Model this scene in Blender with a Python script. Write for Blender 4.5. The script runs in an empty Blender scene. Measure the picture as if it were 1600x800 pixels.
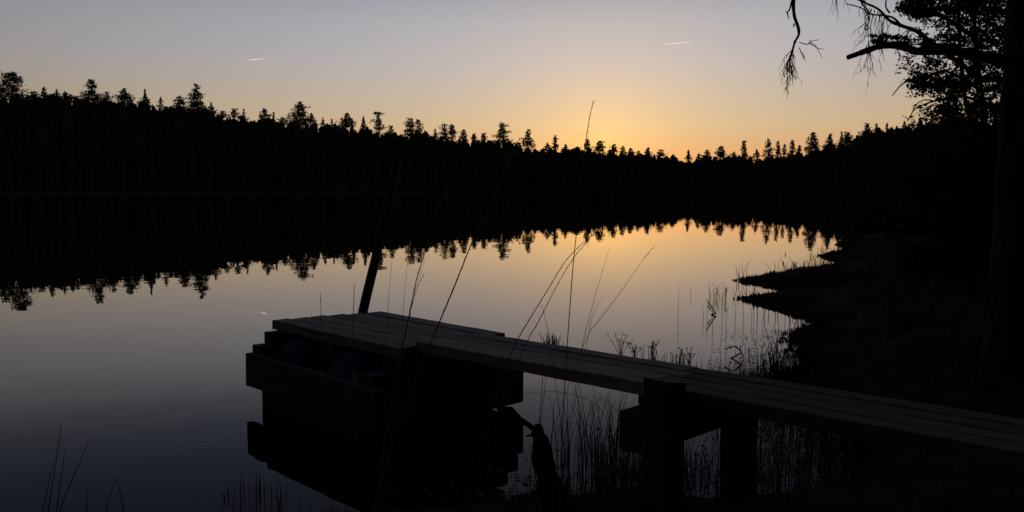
import bpy, math, random
import numpy as np
from mathutils import Vector, noise as mnoise

C = bpy.context.scene.collection
sc = bpy.context.scene
RAD = math.radians

# ------------------------------------------------------------------ camera
H, F, HZ = 1.4, 1350.0, 294.7           # eye height over the lake, focal length in photo pixels, horizon row
PITCH = math.atan(105.3 / F)
cam = bpy.data.cameras.new('camera'); cam.sensor_width = 36; cam.lens = F / 1600 * 36
cam.clip_start = 0.05; cam.clip_end = 80000
co = bpy.data.objects.new('camera', cam); C.objects.link(co)
co.location = (0, 0, H); co.rotation_euler = (math.pi / 2 - PITCH, 0, 0)
sc.camera = co

# ------------------------------------------------------------------ colour management
vs = sc.view_settings
vs.view_transform = 'Standard'; vs.look = 'None'; vs.exposure = 0.0; vs.gamma = 1.0; vs.use_curve_mapping = False
sc.cycles.max_bounces = 6; sc.cycles.diffuse_bounces = 2; sc.cycles.glossy_bounces = 3
sc.cycles.caustics_reflective = False; sc.cycles.caustics_refractive = False

# ------------------------------------------------------------------ dusk sky
SUN_AZ, SUN_EL = RAD(6.5), RAD(0.9)
world = bpy.data.worlds.new('World'); sc.world = world; world.use_nodes = True
wt = world.node_tree; wt.nodes.clear()
def wn(t, **k):
    n = wt.nodes.new(t)
    for a, b in k.items(): setattr(n, a, b)
    return n
def wmath(op, a, b=None, clamp=False):
    n = wn('ShaderNodeMath', operation=op, use_clamp=clamp)
    for i, v in enumerate((a, b)):
        if v is None: continue
        if isinstance(v, (int, float)): n.inputs[i].default_value = v
        else: wt.links.new(v, n.inputs[i])
    return n.outputs[0]
tc = wn('ShaderNodeTexCoord')
nrm = wn('ShaderNodeVectorMath', operation='NORMALIZE'); wt.links.new(tc.outputs['Generated'], nrm.inputs[0])
sep = wn('ShaderNodeSeparateXYZ'); wt.links.new(nrm.outputs[0], sep.inputs[0])
elev = wmath('MULTIPLY', wmath('ARCSINE', sep.outputs[2]), 180 / math.pi)
ramp = wn('ShaderNodeValToRGB'); cr = ramp.color_ramp; cr.interpolation = 'LINEAR'
stops = [(0, .85, .31, .045), (2, .75, .385, .165), (4, .646, .473, .286), (6, .565, .475, .38), (8, .50, .467, .468), (10.5, .43, .437, .47), (12, .36, .375, .428), (13.2, .26, .282, .345), (14.5, .185, .212, .285), (16.5, .128, .153, .23),
         (19, .098, .118, .188), (23, .075, .090, .15), (30, .06, .072, .12), (60, .035, .05, .085), (90, .03, .044, .078)]
while len(cr.elements) < len(stops): cr.elements.new(0.5)
for el, (p, r, g, b) in zip(cr.elements, stops): el.position = p / 90; 
for el, (p, r, g, b) in zip(cr.elements, stops): el.color = (r, g, b, 1)
wt.links.new(wmath('DIVIDE', elev, 90.0, True), ramp.inputs[0])
daz = wmath('SUBTRACT', wmath('ARCTAN2', sep.outputs[0], sep.outputs[1]), RAD(6.0))
# wrap the azimuth difference: angle = atan2(sin, cos)
daz = wmath('ARCTAN2', wmath('SINE', daz), wmath('COSINE', daz))
q = wmath('DIVIDE', daz, RAD(44.5)); q = wmath('MULTIPLY', q, q)
fall = wmath('ADD', wmath('MULTIPLY', wmath('EXPONENT', wmath('MULTIPLY', q, -1.0)), 0.724), 0.276)
# glow round the sun that has just gone behind the trees
ge, ga = RAD(2.5), RAD(6.0)
sdir = (math.sin(ga) * math.cos(ge), math.cos(ga) * math.cos(ge), math.sin(ge))
dot = wn('ShaderNodeVectorMath', operation='DOT_PRODUCT'); wt.links.new(nrm.outputs[0], dot.inputs[0]); dot.inputs[1].default_value = sdir
ang = wmath('ARCCOSINE', wmath('MINIMUM', dot.outputs['Value'], 1.0))
glow = wmath('EXPONENT', wmath('MULTIPLY', ang, -180 / math.pi / 5.23))
m1 = wn('ShaderNodeVectorMath', operation='SCALE'); wt.links.new(ramp.outputs[0], m1.inputs[0]); wt.links.new(fall, m1.inputs['Scale'])
m2 = wn('ShaderNodeVectorMath', operation='SCALE'); m2.inputs[0].default_value = (.544, .263, .0); wt.links.new(glow, m2.inputs['Scale'])
ad = wn('ShaderNodeVectorMath', operation='ADD'); wt.links.new(m1.outputs[0], ad.inputs[0]); wt.links.new(m2.outputs[0], ad.inputs[1])
bg = wn('ShaderNodeBackground'); wt.links.new(ad.outputs[0], bg.inputs[0]); bg.inputs[1].default_value = 1.0
wo = wn('ShaderNodeOutputWorld'); wt.links.new(bg.outputs[0], wo.inputs[0])

sun = bpy.data.lights.new('sun', 'SUN'); sun.energy = 5.0; sun.angle = RAD(0.5); sun.color = (1.0, .80, .58)
so = bpy.data.objects.new('sun', sun); C.objects.link(so)
sd = Vector((math.sin(SUN_AZ) * math.cos(SUN_EL), math.cos(SUN_AZ) * math.cos(SUN_EL), math.sin(SUN_EL)))
so.rotation_euler = (-sd).to_track_quat('-Z', 'Y').to_euler(); so.location = sd * 50

# ------------------------------------------------------------------ placing helpers
def ray(px, py):
    x, y = (px - 800) / F, (400 - py) / F
    return np.array((x, math.cos(PITCH) + y * math.sin(PITCH), -math.sin(PITCH) + y * math.cos(PITCH)))
def at_z(px, py, z=0.0):                 # the point at height z seen at that place of the photo
    d = ray(px, py); return np.array((0, 0, H)) + d * ((z - H) / d[2])
def at_d(px, py, D):                     # the point at distance D in front of the eye
    d = ray(px, py); return np.array((0, 0, H)) + d * (D / d[1])

# ------------------------------------------------------------------ materials
def mat(name, col, rough=.9, var=None, scale=8.0, stretch=(1, 1, 1), bump=0.0, spec=.3, translucent=0.0, objrand=0.0):
    m = bpy.data.materials.new(name); m.use_nodes = True
    t = m.node_tree; n = t.nodes; b = n['Principled BSDF']
    b.inputs['Roughness'].default_value = rough; b.inputs['Specular IOR Level'].default_value = spec
    b.inputs['Base Color'].default_value = (*col, 1)
    tcn = n.new('ShaderNodeTexCoord'); mp = n.new('ShaderNodeMapping'); mp.inputs['Scale'].default_value = stretch
    t.links.new(tcn.outputs['Object'], mp.inputs[0])
    nz = n.new('ShaderNodeTexNoise'); nz.inputs['Scale'].default_value = scale; nz.inputs['Detail'].default_value = 6
    t.links.new(mp.outputs[0], nz.inputs[0])
    if objrand:
        oi = n.new('ShaderNodeObjectInfo'); va = n.new('ShaderNodeVectorMath'); va.operation = 'SCALE'
        cx = n.new('ShaderNodeCombineXYZ')
        for i in range(3): t.links.new(oi.outputs['Random'], cx.inputs[i])
        t.links.new(cx.outputs[0], va.inputs[0]); va.inputs['Scale'].default_value = 37
        t.links.new(va.outputs[0], mp.inputs['Location'])
    if var:
        r = n.new('ShaderNodeValToRGB'); r.color_ramp.elements[0].position = .3; r.color_ramp.elements[1].position = .7
        r.color_ramp.elements[0].color = (*var, 1); r.color_ramp.elements[1].color = (*col, 1)
        t.links.new(nz.outputs[0], r.inputs[0]); src = r.outputs[0]
        if objrand:
            hs = n.new('ShaderNodeHueSaturation'); mr = n.new('ShaderNodeMapRange')
            mr.inputs[3].default_value = 1 - objrand; mr.inputs[4].default_value = 1 + objrand
            t.links.new(oi.outputs['Random'], mr.inputs[0]); t.links.new(mr.outputs[0], hs.inputs['Value'])
            t.links.new(src, hs.inputs['Color']); src = hs.outputs[0]
        t.links.new(src, b.inputs['Base Color'])
    if bump:
        bp = n.new('ShaderNodeBump'); bp.inputs['Strength'].default_value = bump; bp.inputs['Distance'].default_value = .01
        t.links.new(nz.outputs[0], bp.inputs['Height']); t.links.new(bp.outputs[0], b.inputs['Normal'])
    if translucent:
        tr = n.new('ShaderNodeBsdfTranslucent'); tr.inputs[0].default_value = (*col, 1)
        mx = n.new('ShaderNodeMixShader'); mx.inputs[0].default_value = translucent
        t.links.new(b.outputs[0], mx.inputs[1]); t.links.new(tr.outputs[0], mx.inputs[2])
        t.links.new(mx.outputs[0], n['Material Output'].inputs[0])
    return m

M = {}
M['wood'] = mat('weathered_wood', (.50, .435, .35), .95, (.33, .285, .23), 5, (.6, 14, 14), .35, .15, objrand=.22)
M['shaded_wood'] = mat('shade_darkened_wood', (.23, .205, .165), .95, (.13, .122, .09), 5, (.6, 10, 10), .35, .1, objrand=.22)  # darker copy of the plank wood, shade on the inner span put into its colour
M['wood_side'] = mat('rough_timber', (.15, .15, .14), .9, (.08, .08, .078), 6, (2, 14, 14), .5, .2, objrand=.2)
M['post'] = mat('wet_post', (.12, .11, .10), .85, (.06, .056, .05), 6, (14, 14, 1.5), .6, .3)
M['plastic'] = mat('blue_plastic', (.02, .045, .14), .7, (.013, .03, .09), 3, bump=.05, spec=.15)
M['cap'] = mat('pale_plastic', (.35, .36, .34), .5, (.25, .26, .25), 8)
M['bark'] = mat('pine_bark', (.05, .042, .034), .95, (.02, .017, .014), 9, (1, 1, .35), 1.0, .1)
M['twig'] = mat('twig_bark', (.04, .035, .03), .9, (.02, .018, .015), 12, spec=.1)
M['needle'] = mat('needles', (.04, .06, .025), .8, (.022, .036, .016), .7, spec=.1)
M['leaf'] = mat('leaves', (.05, .075, .025), .7, (.03, .045, .018), 2, spec=.15)
M['shrub'] = mat('shrub_leaves', (.04, .055, .02), .8, (.02, .03, .012), 2, spec=.1)
M['forest'] = mat('forest_needles', (.05, .065, .035), .9, (.03, .042, .022), .2, spec=.05)
M['ground'] = mat('bog_ground', (.07, .06, .045), 1.0, (.03, .028, .022), 1.5, bump=.6, spec=.02)
M['straw'] = mat('dry_grass', (.50, .43, .29), .8, (.34, .28, .18), 40, spec=.2, translucent=.3)
M['reed'] = mat('green_reed', (.06, .065, .03), .8, (.035, .038, .02), 30, spec=.2, translucent=.15)
M['reedpale'] = mat('pale_sedge', (.15, .13, .08), .9, (.08, .07, .04), .5, spec=.1)
M['pond'] = mat('floating_leaf', (.05, .05, .025), .5, (.03, .03, .016), 9, spec=.3)
M['moss'] = mat('moss_and_grass', (.06, .066, .03), 1, (.03, .034, .017), 5, spec=.05)
M['trail'] = mat('ice_trail', (.85, .85, .85), 1, (.75, .75, .75), .01, spec=0, translucent=1.0)

def water_material():
    m = bpy.data.materials.new('lake_water'); m.use_nodes = True
    t = m.node_tree; n = t.nodes; n.clear()
    out = n.new('ShaderNodeOutputMaterial'); g = n.new('ShaderNodeBsdfGlossy'); g.inputs['Roughness'].default_value = .0
    g.inputs['Color'].default_value = (1, .945, .905, 1)
    d = n.new('ShaderNodeBsdfDiffuse'); d.inputs[0].default_value = (.006, .006, .006, 1)
    fr = n.new('ShaderNodeFresnel'); fr.inputs['IOR'].default_value = 1.333
    mx = n.new('ShaderNodeMixShader')
    tcn = n.new('ShaderNodeTexCoord')
    nz = n.new('ShaderNodeTexNoise'); nz.inputs['Scale'].default_value = 1.3; nz.inputs['Detail'].default_value = 2
    t.links.new(tcn.outputs['Object'], nz.inputs[0])
    def mth(op, a, b=None):
        k = n.new('ShaderNodeMath'); k.operation = op
        for i, v in enumerate((a, b)):
            if v is None: continue
            if isinstance(v, (int, float)): k.inputs[i].default_value = v
            else: t.links.new(v, k.inputs[i])
        return k.outputs[0]
    # rings from a rising fish, left of the float
    c = at_z(322, 690)
    hgt = mth('MULTIPLY', nz.outputs[0], .0011)
    sub = n.new('ShaderNodeVectorMath'); sub.operation = 'SUBTRACT'; sub.inputs[1].default_value = (c[0], c[1] + .1, 0)
    t.links.new(tcn.outputs['Object'], sub.inputs[0])
    ln = n.new('ShaderNodeVectorMath'); ln.operation = 'LENGTH'; t.links.new(sub.outputs[0], ln.inputs[0])
    r = ln.outputs['Value']
    env = mth('SUBTRACT', r, .19); env = mth('DIVIDE', env, .07); env = mth('MULTIPLY', mth('MULTIPLY', env, env), -1.0)
    ring = mth('MULTIPLY', mth('SINE', mth('MULTIPLY', r, 125.0)), mth('EXPONENT', env))
    sxyz = n.new('ShaderNodeSeparateXYZ'); t.links.new(sub.outputs[0], sxyz.inputs[0])
    side = n.new('ShaderNodeMapRange'); side.interpolation_type = 'SMOOTHSTEP'; side.inputs[1].default_value = .05; side.inputs[2].default_value = -.2
    t.links.new(sxyz.outputs[1], side.inputs[0]); ring = mth('MULTIPLY', ring, side.outputs[0])
    hgt = mth('ADD', hgt, mth('MULTIPLY', ring, .00015))
    bp = n.new('ShaderNodeBump'); bp.inputs['Strength'].default_value = 1; bp.inputs['Distance'].default_value = 1
    t.links.new(hgt, bp.inputs['Height'])
    t.links.new(bp.outputs[0], g.inputs['Normal']); t.links.new(bp.outputs[0], fr.inputs['Normal'])
    t.links.new(mth('MINIMUM', mth('MULTIPLY', mth('POWER', fr.outputs[0], 1.35), 1.42), .98), mx.inputs[0]); t.links.new(d.outputs[0], mx.inputs[1]); t.links.new(g.outputs[0], mx.inputs[2])
    t.links.new(mx.outputs[0], out.inputs[0])
    return m
M['water'] = water_material()

# ------------------------------------------------------------------ mesh builder
class MB:
    def __init__(s): s.v = []; s.f = []; s.soup = []
    def box(s, o, ax, ay, az):           # o = corner, three edge vectors
        o, ax, ay, az = (np.array(k, float) for k in (o, ax, ay, az)); b = len(s.v)
        for k in (0, 1):
            for p in (o, o + ax, o + ax + ay, o + ay): s.v.append(p + az * k)
        s.f += [(b, b+3, b+2, b+1), (b+4, b+5, b+6, b+7), (b, b+1, b+5, b+4), (b+1, b+2, b+6, b+5), (b+2, b+3, b+7, b+6), (b+3, b, b+4, b+7)]
        return s
    def tube(s, pts, rad, n=6, cap=True):
        pts = [np.array(p, float) for p in pts]; m = len(pts)
        if not hasattr(rad, '__len__'): rad = [rad] * m
        b = len(s.v); up = np.array((.3, .2, .93)); prev = None
        for i, p in enumerate(pts):
            t = pts[min(i+1, m-1)] - pts[max(i-1, 0)]; t = t / (np.linalg.norm(t) + 1e-12)
            if prev is None:
                a = np.cross(t, up if abs(t @ up) < .9 else np.array((1., 0, 0)))
            else: a = prev - t * (prev @ t)
            a = a / (np.linalg.norm(a) + 1e-12); prev = a; c = np.cross(t, a)
            for k in range(n):
                w = 2 * math.pi * k / n; s.v.append(p + (a * math.cos(w) + c * math.sin(w)) * rad[i])
        for i in range(m - 1):
            for k in range(n):
                k2 = (k + 1) % n; s.f.append((b+i*n+k, b+i*n+k2, b+(i+1)*n+k2, b+(i+1)*n+k))
        if cap:
            s.f.append(tuple(b + k for k in range(n))[::-1]); s.f.append(tuple(b + (m-1)*n + k for k in range(n)))
        return s
    def tris(s, arr): s.soup.append(np.asarray(arr, np.float32).reshape(-1, 3, 3)); return s
    def build(s, name, material, parent=None, smooth=False):
        me = bpy.data.meshes.new(name)
        v = np.array(s.v, np.float32).reshape(-1, 3); nb = len(v); faces = list(s.f)
        if s.soup:
            so_ = np.concatenate(s.soup); k = len(so_)
            v = np.concatenate([v, so_.reshape(-1, 3)])
        else: k = 0
        lt = np.array([len(f) for f in faces] + [3] * k, np.int32)
        li = np.concatenate([np.array([i for f in faces for i in f], np.int32), nb + np.arange(3 * k, dtype=np.int32)])
        me.vertices.add(len(v)); me.vertices.foreach_set('co', v.ravel())
        me.loops.add(len(li)); me.loops.foreach_set('vertex_index', li)
        me.polygons.add(len(lt)); me.polygons.foreach_set('loop_start', np.concatenate([[0], np.cumsum(lt)[:-1]]).astype(np.int32))
        me.update(calc_edges=True); me.validate()
        me.polygons.foreach_set('use_smooth', [bool(smooth)] * len(me.polygons))
        me.materials.append(material)
        return link(name, me, parent)
def link(name, me, parent=None):
    o = bpy.data.objects.new(name, me); C.objects.link(o)
    if parent is not None:
        o.parent = parent; o.matrix_parent_inverse = parent.matrix_basis.inverted()
    return o
def tag(o, label, cat=None, group=None, kind=None):
    if label: o['label'] = label
    if cat: o['category'] = cat
    if group: o['group'] = group
    if kind: o['kind'] = kind
    return o
def thing(name, label, cat, loc=(0, 0, 0), group=None):
    o = bpy.data.objects.new(name, None); C.objects.link(o); o.location = tuple(float(x) for x in loc); o.empty_display_size = .1
    return tag(o, label, cat, group)

def flecks(cent, size, rng, flat=0.0):   # one small triangle per centre, random facing
    cent = np.asarray(cent, float); n = len(cent)
    size = np.broadcast_to(np.asarray(size, float), (n,))[:, None]
    a = rng.normal(size=(n, 3)); a[:, 2] *= (1 - flat); a /= np.linalg.norm(a, axis=1)[:, None]
    b = rng.normal(size=(n, 3)); b[:, 2] *= (1 - flat); b -= a * (a * b).sum(1)[:, None]; b /= np.linalg.norm(b, axis=1)[:, None]
    return np.stack([cent + a * size * .7, cent - a * size * .35 + b * size * .55, cent - a * size * .35 - b * size * .55], 1)
def leaves(cent, size, rng):             # small rhombic leaves, two triangles each
    cent = np.asarray(cent, float); n = len(cent); size = np.broadcast_to(np.asarray(size, float), (n,))[:, None]
    a = rng.normal(size=(n, 3)); a /= np.linalg.norm(a, axis=1)[:, None]
    b = rng.normal(size=(n, 3)); b -= a * (a * b).sum(1)[:, None]; b /= np.linalg.norm(b, axis=1)[:, None]
    p, q, r, s = cent + a * size * .6, cent + b * size * .33, cent - a * size * .6, cent - b * size * .33
    return np.concatenate([np.stack([p, q, r], 1), np.stack([p, r, s], 1)])

# ------------------------------------------------------------------ the lake outline
FX = [-900, -500, -200, 0, 300, 700, 1000, 1100, 1250, 1400, 1480]
FD = [150, 200, 225, 242, 280, 344, 430, 430, 360, 300, 250]
def dshore(px): return np.interp(px, FX, FD)
def far_pt(px, off=0.0): D = float(dshore(px)) + off; return ((px - 800) / F * D, D)
far = [far_pt(p) for p in range(-900, 1481, 40)]
wob = random.Random(5)
far = [(x + wob.uniform(-1, 1), y + wob.uniform(-3, 3)) for x, y in far]
near_px = [(1520, 306), (1525, 315), (1480, 330), (1400, 350), (1345, 372), (1310, 382), (1330, 390), (1283, 402), (1330, 409), (1300, 416), (1255, 425),
           (1200, 433), (1152, 438), (1190, 445), (1235, 450), (1300, 452), (1335, 448), (1290, 457), (1230, 462), (1160, 467), (1185, 475), (1212, 479),
           (1235, 489), (1269, 497), (1280, 507), (1256, 515), (1239, 522), (1233, 530), (1250, 541), (1246, 552), (1265, 567), (1263, 578), (1238, 584),
           (1215, 600), (1262, 634), (1335, 684), (1345, 720), (1318, 762), (1200, 775), (1090, 783), (1000, 771), (900, 779), (830, 773), (780, 786),
           (700, 800), (520, 806), (420, 818), (330, 830)]
near = [tuple(at_z(a, b)[:2]) for a, b in near_px] + [(-2.2, 3.3), (-3.2, 2.9), (-5, 2.5), (-9, 2.6), (-20, 6), (-45, 10), (-90, 40), (-150, 90)]
rj = random.Random(9); rag = []
for i, (a, b) in enumerate(zip(near, near[1:] + [far[0]])):
    rag.append(a)
    if 6 <= i <= 46:
        ln = math.hypot(b[0] - a[0], b[1] - a[1]); nx, ny = -(b[1] - a[1]) / ln, (b[0] - a[0]) / ln
        for t in (.17, .34, .5, .67, .84):
            o = rj.gauss(0, min(.09, .05 * ln)); t += rj.uniform(-.06, .06); rag.append((a[0] + (b[0] - a[0]) * t + nx * o, a[1] + (b[1] - a[1]) * t + ny * o))
near = rag
LAKE = np.array(far + near)
def lake_dist(x, y):                      # positive on land, negative in the lake
    x = np.asarray(x, np.float32).ravel(); y = np.asarray(y, np.float32).ravel()
    best = np.full(x.shape, 1e12, np.float32); ins = np.zeros(x.shape, bool)
    A = LAKE; B = np.roll(LAKE, -1, 0)
    for (ax, ay), (bx, by) in zip(A.tolist(), B.tolist()):
        dx, dy = bx - ax, by - ay
        t = np.clip(((x - ax) * dx + (y - ay) * dy) / (dx * dx + dy * dy), 0, 1)
        best = np.minimum(best, (x - ax - t * dx) ** 2 + (y - ay - t * dy) ** 2)
        c = (ay > y) != (by > y)
        with np.errstate(divide='ignore', invalid='ignore'): xi = ax + (y - ay) * dx / (dy if dy else 1e-9)
        ins ^= c & (x < xi)
    d = np.sqrt(best); return np.where(ins, -d, d)
BX = [-900, -500, -100, 0, 60, 125, 180, 230, 260, 300, 345, 395, 440, 500, 550, 600, 640, 680, 740, 800, 830, 870, 900, 950, 1000, 1040, 1060, 1100, 1150, 1200, 1250, 1262, 1290, 1320, 1345, 1370, 1400, 1440, 1480, 1600, 1700, 2200]
BY = [170, 150, 150, 152, 153, 158, 163, 166, 170, 174, 181, 189, 194, 196, 203, 207, 211, 216, 222, 226, 231, 236, 237, 238, 242, 248, 250, 249, 248, 246, 243, 240, 229, 226, 210, 207, 204, 196, 188, 180, 175, 170]
def base_py(px): return np.interp(px, BX, BY)
def z_of(py, D): return H + (HZ - py) / F * D
def hill_top(px): return np.maximum(2.0, z_of(base_py(px), dshore(px) + 60) - 13.5)
def sstep(t): t = np.clip(t, 0, 1); return t * t * (3 - 2 * t)
def vnoise(x, y):
    return (np.sin(x * 1.7 + 1.3 * np.sin(y * 1.1)) + np.sin(y * 2.3 + 1.7 * np.sin(x * .9 + 2)) + .6 * np.sin(x * 4.7 + y * 3.9) + .5 * np.sin(x * 9.1 - y * 7.3 + 1)) / 3
def ground_z(x, y, d=None):
    x = np.asarray(x, float).ravel(); y = np.asarray(y, float).ravel()
    if d is None: d = lake_dist(x, y)
    r = np.hypot(x, y)
    land = .02 + .13 * (1 - np.exp(-np.maximum(d, 0) / .5)) + .05 * np.minimum(np.maximum(d, 0), 30) * sstep((x - 1.5) / 4) + .02 * np.minimum(np.maximum(d, 0), 40)
    land = land + .05 * vnoise(x * 2, y * 2) * sstep(d / .6) * sstep((60 - r) / 40)
    hum = np.maximum(0, np.sin(x * 7.1 + 1.9 * np.sin(y * 3.7)) * np.sin(y * 5.3 + 1.3 * np.sin(x * 4.1)) + .3 * np.sin(x * 17 + y * 13))
    land = land + .055 * hum * sstep(d / .25) * sstep((x - 1.2) / .6) * sstep((24 - r) / 6) * sstep((y - 5.5) / 1.5)
    px = 800 + F * x / np.maximum(y, 1.0)
    far_ = sstep((y - 130) / 40)
    land = land + far_ * (hill_top(np.clip(px, -900, 1700)) - 1) * sstep((y - dshore(px)) / 55) * sstep(d / 20)
    return np.where(d > 0, land, np.maximum(-1.5, d * .45))
def gz(x, y): return float(ground_z([x], [y])[0])

# ground: one sheet in rings round the eye, fine where it is near
az = np.concatenate([np.linspace(-48, 48, 330), np.linspace(48, 312, 90)[1:-1]]) * math.pi / 180
rr = [.3]
while rr[-1] < 900: rr.append(rr[-1] * 1.021)
rr = np.array(rr + [1500, 4000, 9000])
AZ, RR = np.meshgrid(az, rr); gx = (RR * np.sin(AZ)).ravel(); gy = (RR * np.cos(AZ)).ravel()
gzv = ground_z(gx, gy)
na, nr = len(az), len(rr)
vv = np.stack([gx, gy, gzv], 1)
idx = np.arange(nr * na).reshape(nr, na); nxt = np.roll(idx, -1, 1)
quads = np.stack([idx[:-1], nxt[:-1], nxt[1:], idx[1:]], -1).reshape(-1, 4)[:, ::-1]
me = bpy.data.meshes.new('ground')
me.vertices.add(len(vv) + 1); me.vertices.foreach_set('co', np.concatenate([vv, [[0, 0, gz(0, 0)]]]).astype(np.float32).ravel())
fan = np.stack([nxt[0], idx[0], np.full(na, len(vv))], -1)[:, ::-1]
li = np.concatenate([quads.ravel(), fan.ravel()]).astype(np.int32); lt = np.array([4] * len(quads) + [3] * na)
me.loops.add(len(li)); me.loops.foreach_set('vertex_index', li)
me.polygons.add(len(lt)); me.polygons.foreach_set('loop_start', np.concatenate([[0], np.cumsum(lt)[:-1]]).astype(np.int32))
me.update(calc_edges=True); me.polygons.foreach_set('use_smooth', [True] * len(me.polygons)); me.materials.append(M['ground'])
tag(link('ground', me), 'dark boggy shore and forest floor round the lake', kind='structure')
w = MB(); n = 96
w.v += [(700 * math.cos(2 * math.pi * k / n), 250 + 700 * math.sin(2 * math.pi * k / n), 0) for k in range(n)]; w.f.append(tuple(range(n)))
tag(w.build('lake_water', M['water']), 'still lake mirroring the sunset sky and forest', kind='structure')

# ------------------------------------------------------------------ far forest
rng = np.random.default_rng(11)
def cone(mb, x, y, z0, z1, r, n=7):
    b = len(mb.v)
    for k in range(n): mb.v.append((x + r * math.cos(6.283 * k / n), y + r * math.sin(6.283 * k / n), z0))
    mb.v.append((x, y, z1))
    for k in range(n): mb.f.append((b + k, b + (k + 1) % n, b + n))
def mass_tree(mb, x, y, z0, ztop, s, kind=None):     # s = metres per photo pixel there
    kind = kind or ('blunt' if rng.random() < .8 else 'spire'); g = rng.uniform(.75, 1.35)
    if kind == 'blunt': prof = [(0, .25), (1.2, 2.2), (4, 4.2), (9, 5.4), (18, 6.2), (40, 6.5)]
    else: prof = [(0, 0), (3, .6), (5, 1.5), (9, 2.6), (14, 4.2), (22, 5.4), (40, 6.0)]
    prof = [(dy * g * s, r * g * s) for dy, r in prof]
    n = 7; b = len(mb.v); rows = []
    for dy, r in prof:
        if dy > (ztop - z0) * .9: break
        rows.append(dy); ph = rng.uniform(0, 1)
        for k in range(n):
            q = r * rng.uniform(.62, .95); mb.v.append((x + q * math.cos(6.283 * k / n + ph), y + q * math.sin(6.283 * k / n + ph), ztop - dy + rng.uniform(-.5, .5) * s))
    for k in range(n): mb.v.append((x + prof[-1][1] * .6 * math.cos(6.283 * k / n), y + prof[-1][1] * .6 * math.sin(6.283 * k / n), z0))
    for i in range(len(rows)):
        for k in range(n): mb.f.append((b + i*n + k, b + (i+1)*n + k, b + (i+1)*n + (k+1) % n, b + i*n + (k+1) % n))
    mb.f.append(tuple(b + k for k in range(n)))
    k = 120; dy = rng.random(k) ** 1.3 * 26 * g * s; r = np.interp(dy, [p[0] for p in prof], [p[1] for p in prof]) * rng.uniform(.5, 1.25, k) + .25 * s
    th = rng.random(k) * 6.283
    mb.tris(flecks(np.stack([x + r * np.cos(th), y + r * np.sin(th), ztop - dy], 1), s * rng.uniform(1.2, 3.2, k), rng, .35))
mass = MB()
for off, cnt, jit in ((62, 420, (-4.5, 5)), (50, 380, (-1, 8)), (30, 260, (8, 22)), (20, 300, (20, 40)), (9, 330, (30, 75)), (4, 260, (55, 110))):
    for p in np.linspace(-420, 1520, cnt):
        p += rng.uniform(-4, 4); D = float(dshore(p)) + off + rng.uniform(-5, 5); x = (p - 800) / F * D
        bp = float(base_py(p)); span = (HZ - bp)
        py = bp + rng.uniform(*jit) * span / 120
        if off > 40: py = bp + rng.uniform(*jit) * .9 + 1.6 * math.sin(p * .13) + 1.8 * math.sin(p * .053 + 1) + (0 if rng.random() > .16 else -rng.uniform(1, 4))
        mass_tree(mass, x, D, gz(x, D) - .3, z_of(py, D), D / F)
tag(mass.build('far_forest', M['forest']), 'dense dark conifer forest along the whole far shore', 'forest', kind='stuff')

# pale sedge fringe at the foot of the forest
fr = MB(); tr = []
for p in np.linspace(-300, 1500, 4200):
    D = float(dshore(p)) + rng.uniform(-3.5, 1.5); x = (p - 800) / F * D; h = rng.uniform(.3, 1.0) * (1.0 if p > 500 else .8); w_ = .25
    tr.append([(x - w_, D, -.05), (x + w_, D + .1, -.05), (x + rng.uniform(-.25, .25), D, h)])
fr.tris(tr); tag(fr.build('far_sedge', M['reedpale']), 'pale sedge fringe along the foot of the far forest', 'sedge', kind='stuff')

# the treetops one can tell apart against the sky
def tier_crown(x, y, ztop, s, tiers, hv):
    crown = MB(); br = MB()
    for (dy, l, r, t) in tiers:
        z = ztop - dy * s; avg = (l + r) / 2; area = (l + r) * max(t, 1.6); big = max(l, r)
        nb = 3 if big < 4 else (6 if big < 9 else 9)
        per = max(3, int(area * 1.9 / nb / 2))
        for k in range(nb):
            a = 6.283 * (k + rng.uniform(-.35, .35)) / nb; ca, sa = math.cos(a), math.sin(a)
            ext = (r if ca > 0 else l); ex = np.array((ext * ca, avg * sa)) * rng.uniform(.75, 1.25)
            lift = rng.uniform(-.35, .5) * t; zj = rng.uniform(-.3, .3) * t * s
            for fq in ((.35, .85) if big < 9 else (.3, .62, .9)):
                if rng.random() < .16: continue
                c = np.array((x + ex[0] * fq * s, y + ex[1] * fq * s, z - .5 * t * s + lift * fq * s + zj))
                rad = np.array((max(.2 * big, .8), max(.2 * big, .8), t * .5)) * s
                crown.tris(flecks(c + rng.normal(size=(per, 3)) * rad * .55, s * rng.uniform(1.1, 2.7, per), rng, .5))
            br.tube([(x, y, z - (t * .5 + .12 * big) * s), (x + ex[0] * .9 * s, y + ex[1] * .9 * s, z + (lift - t * .4) * s)], [.35 * s, .12 * s], 3)
    return crown, br
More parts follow.
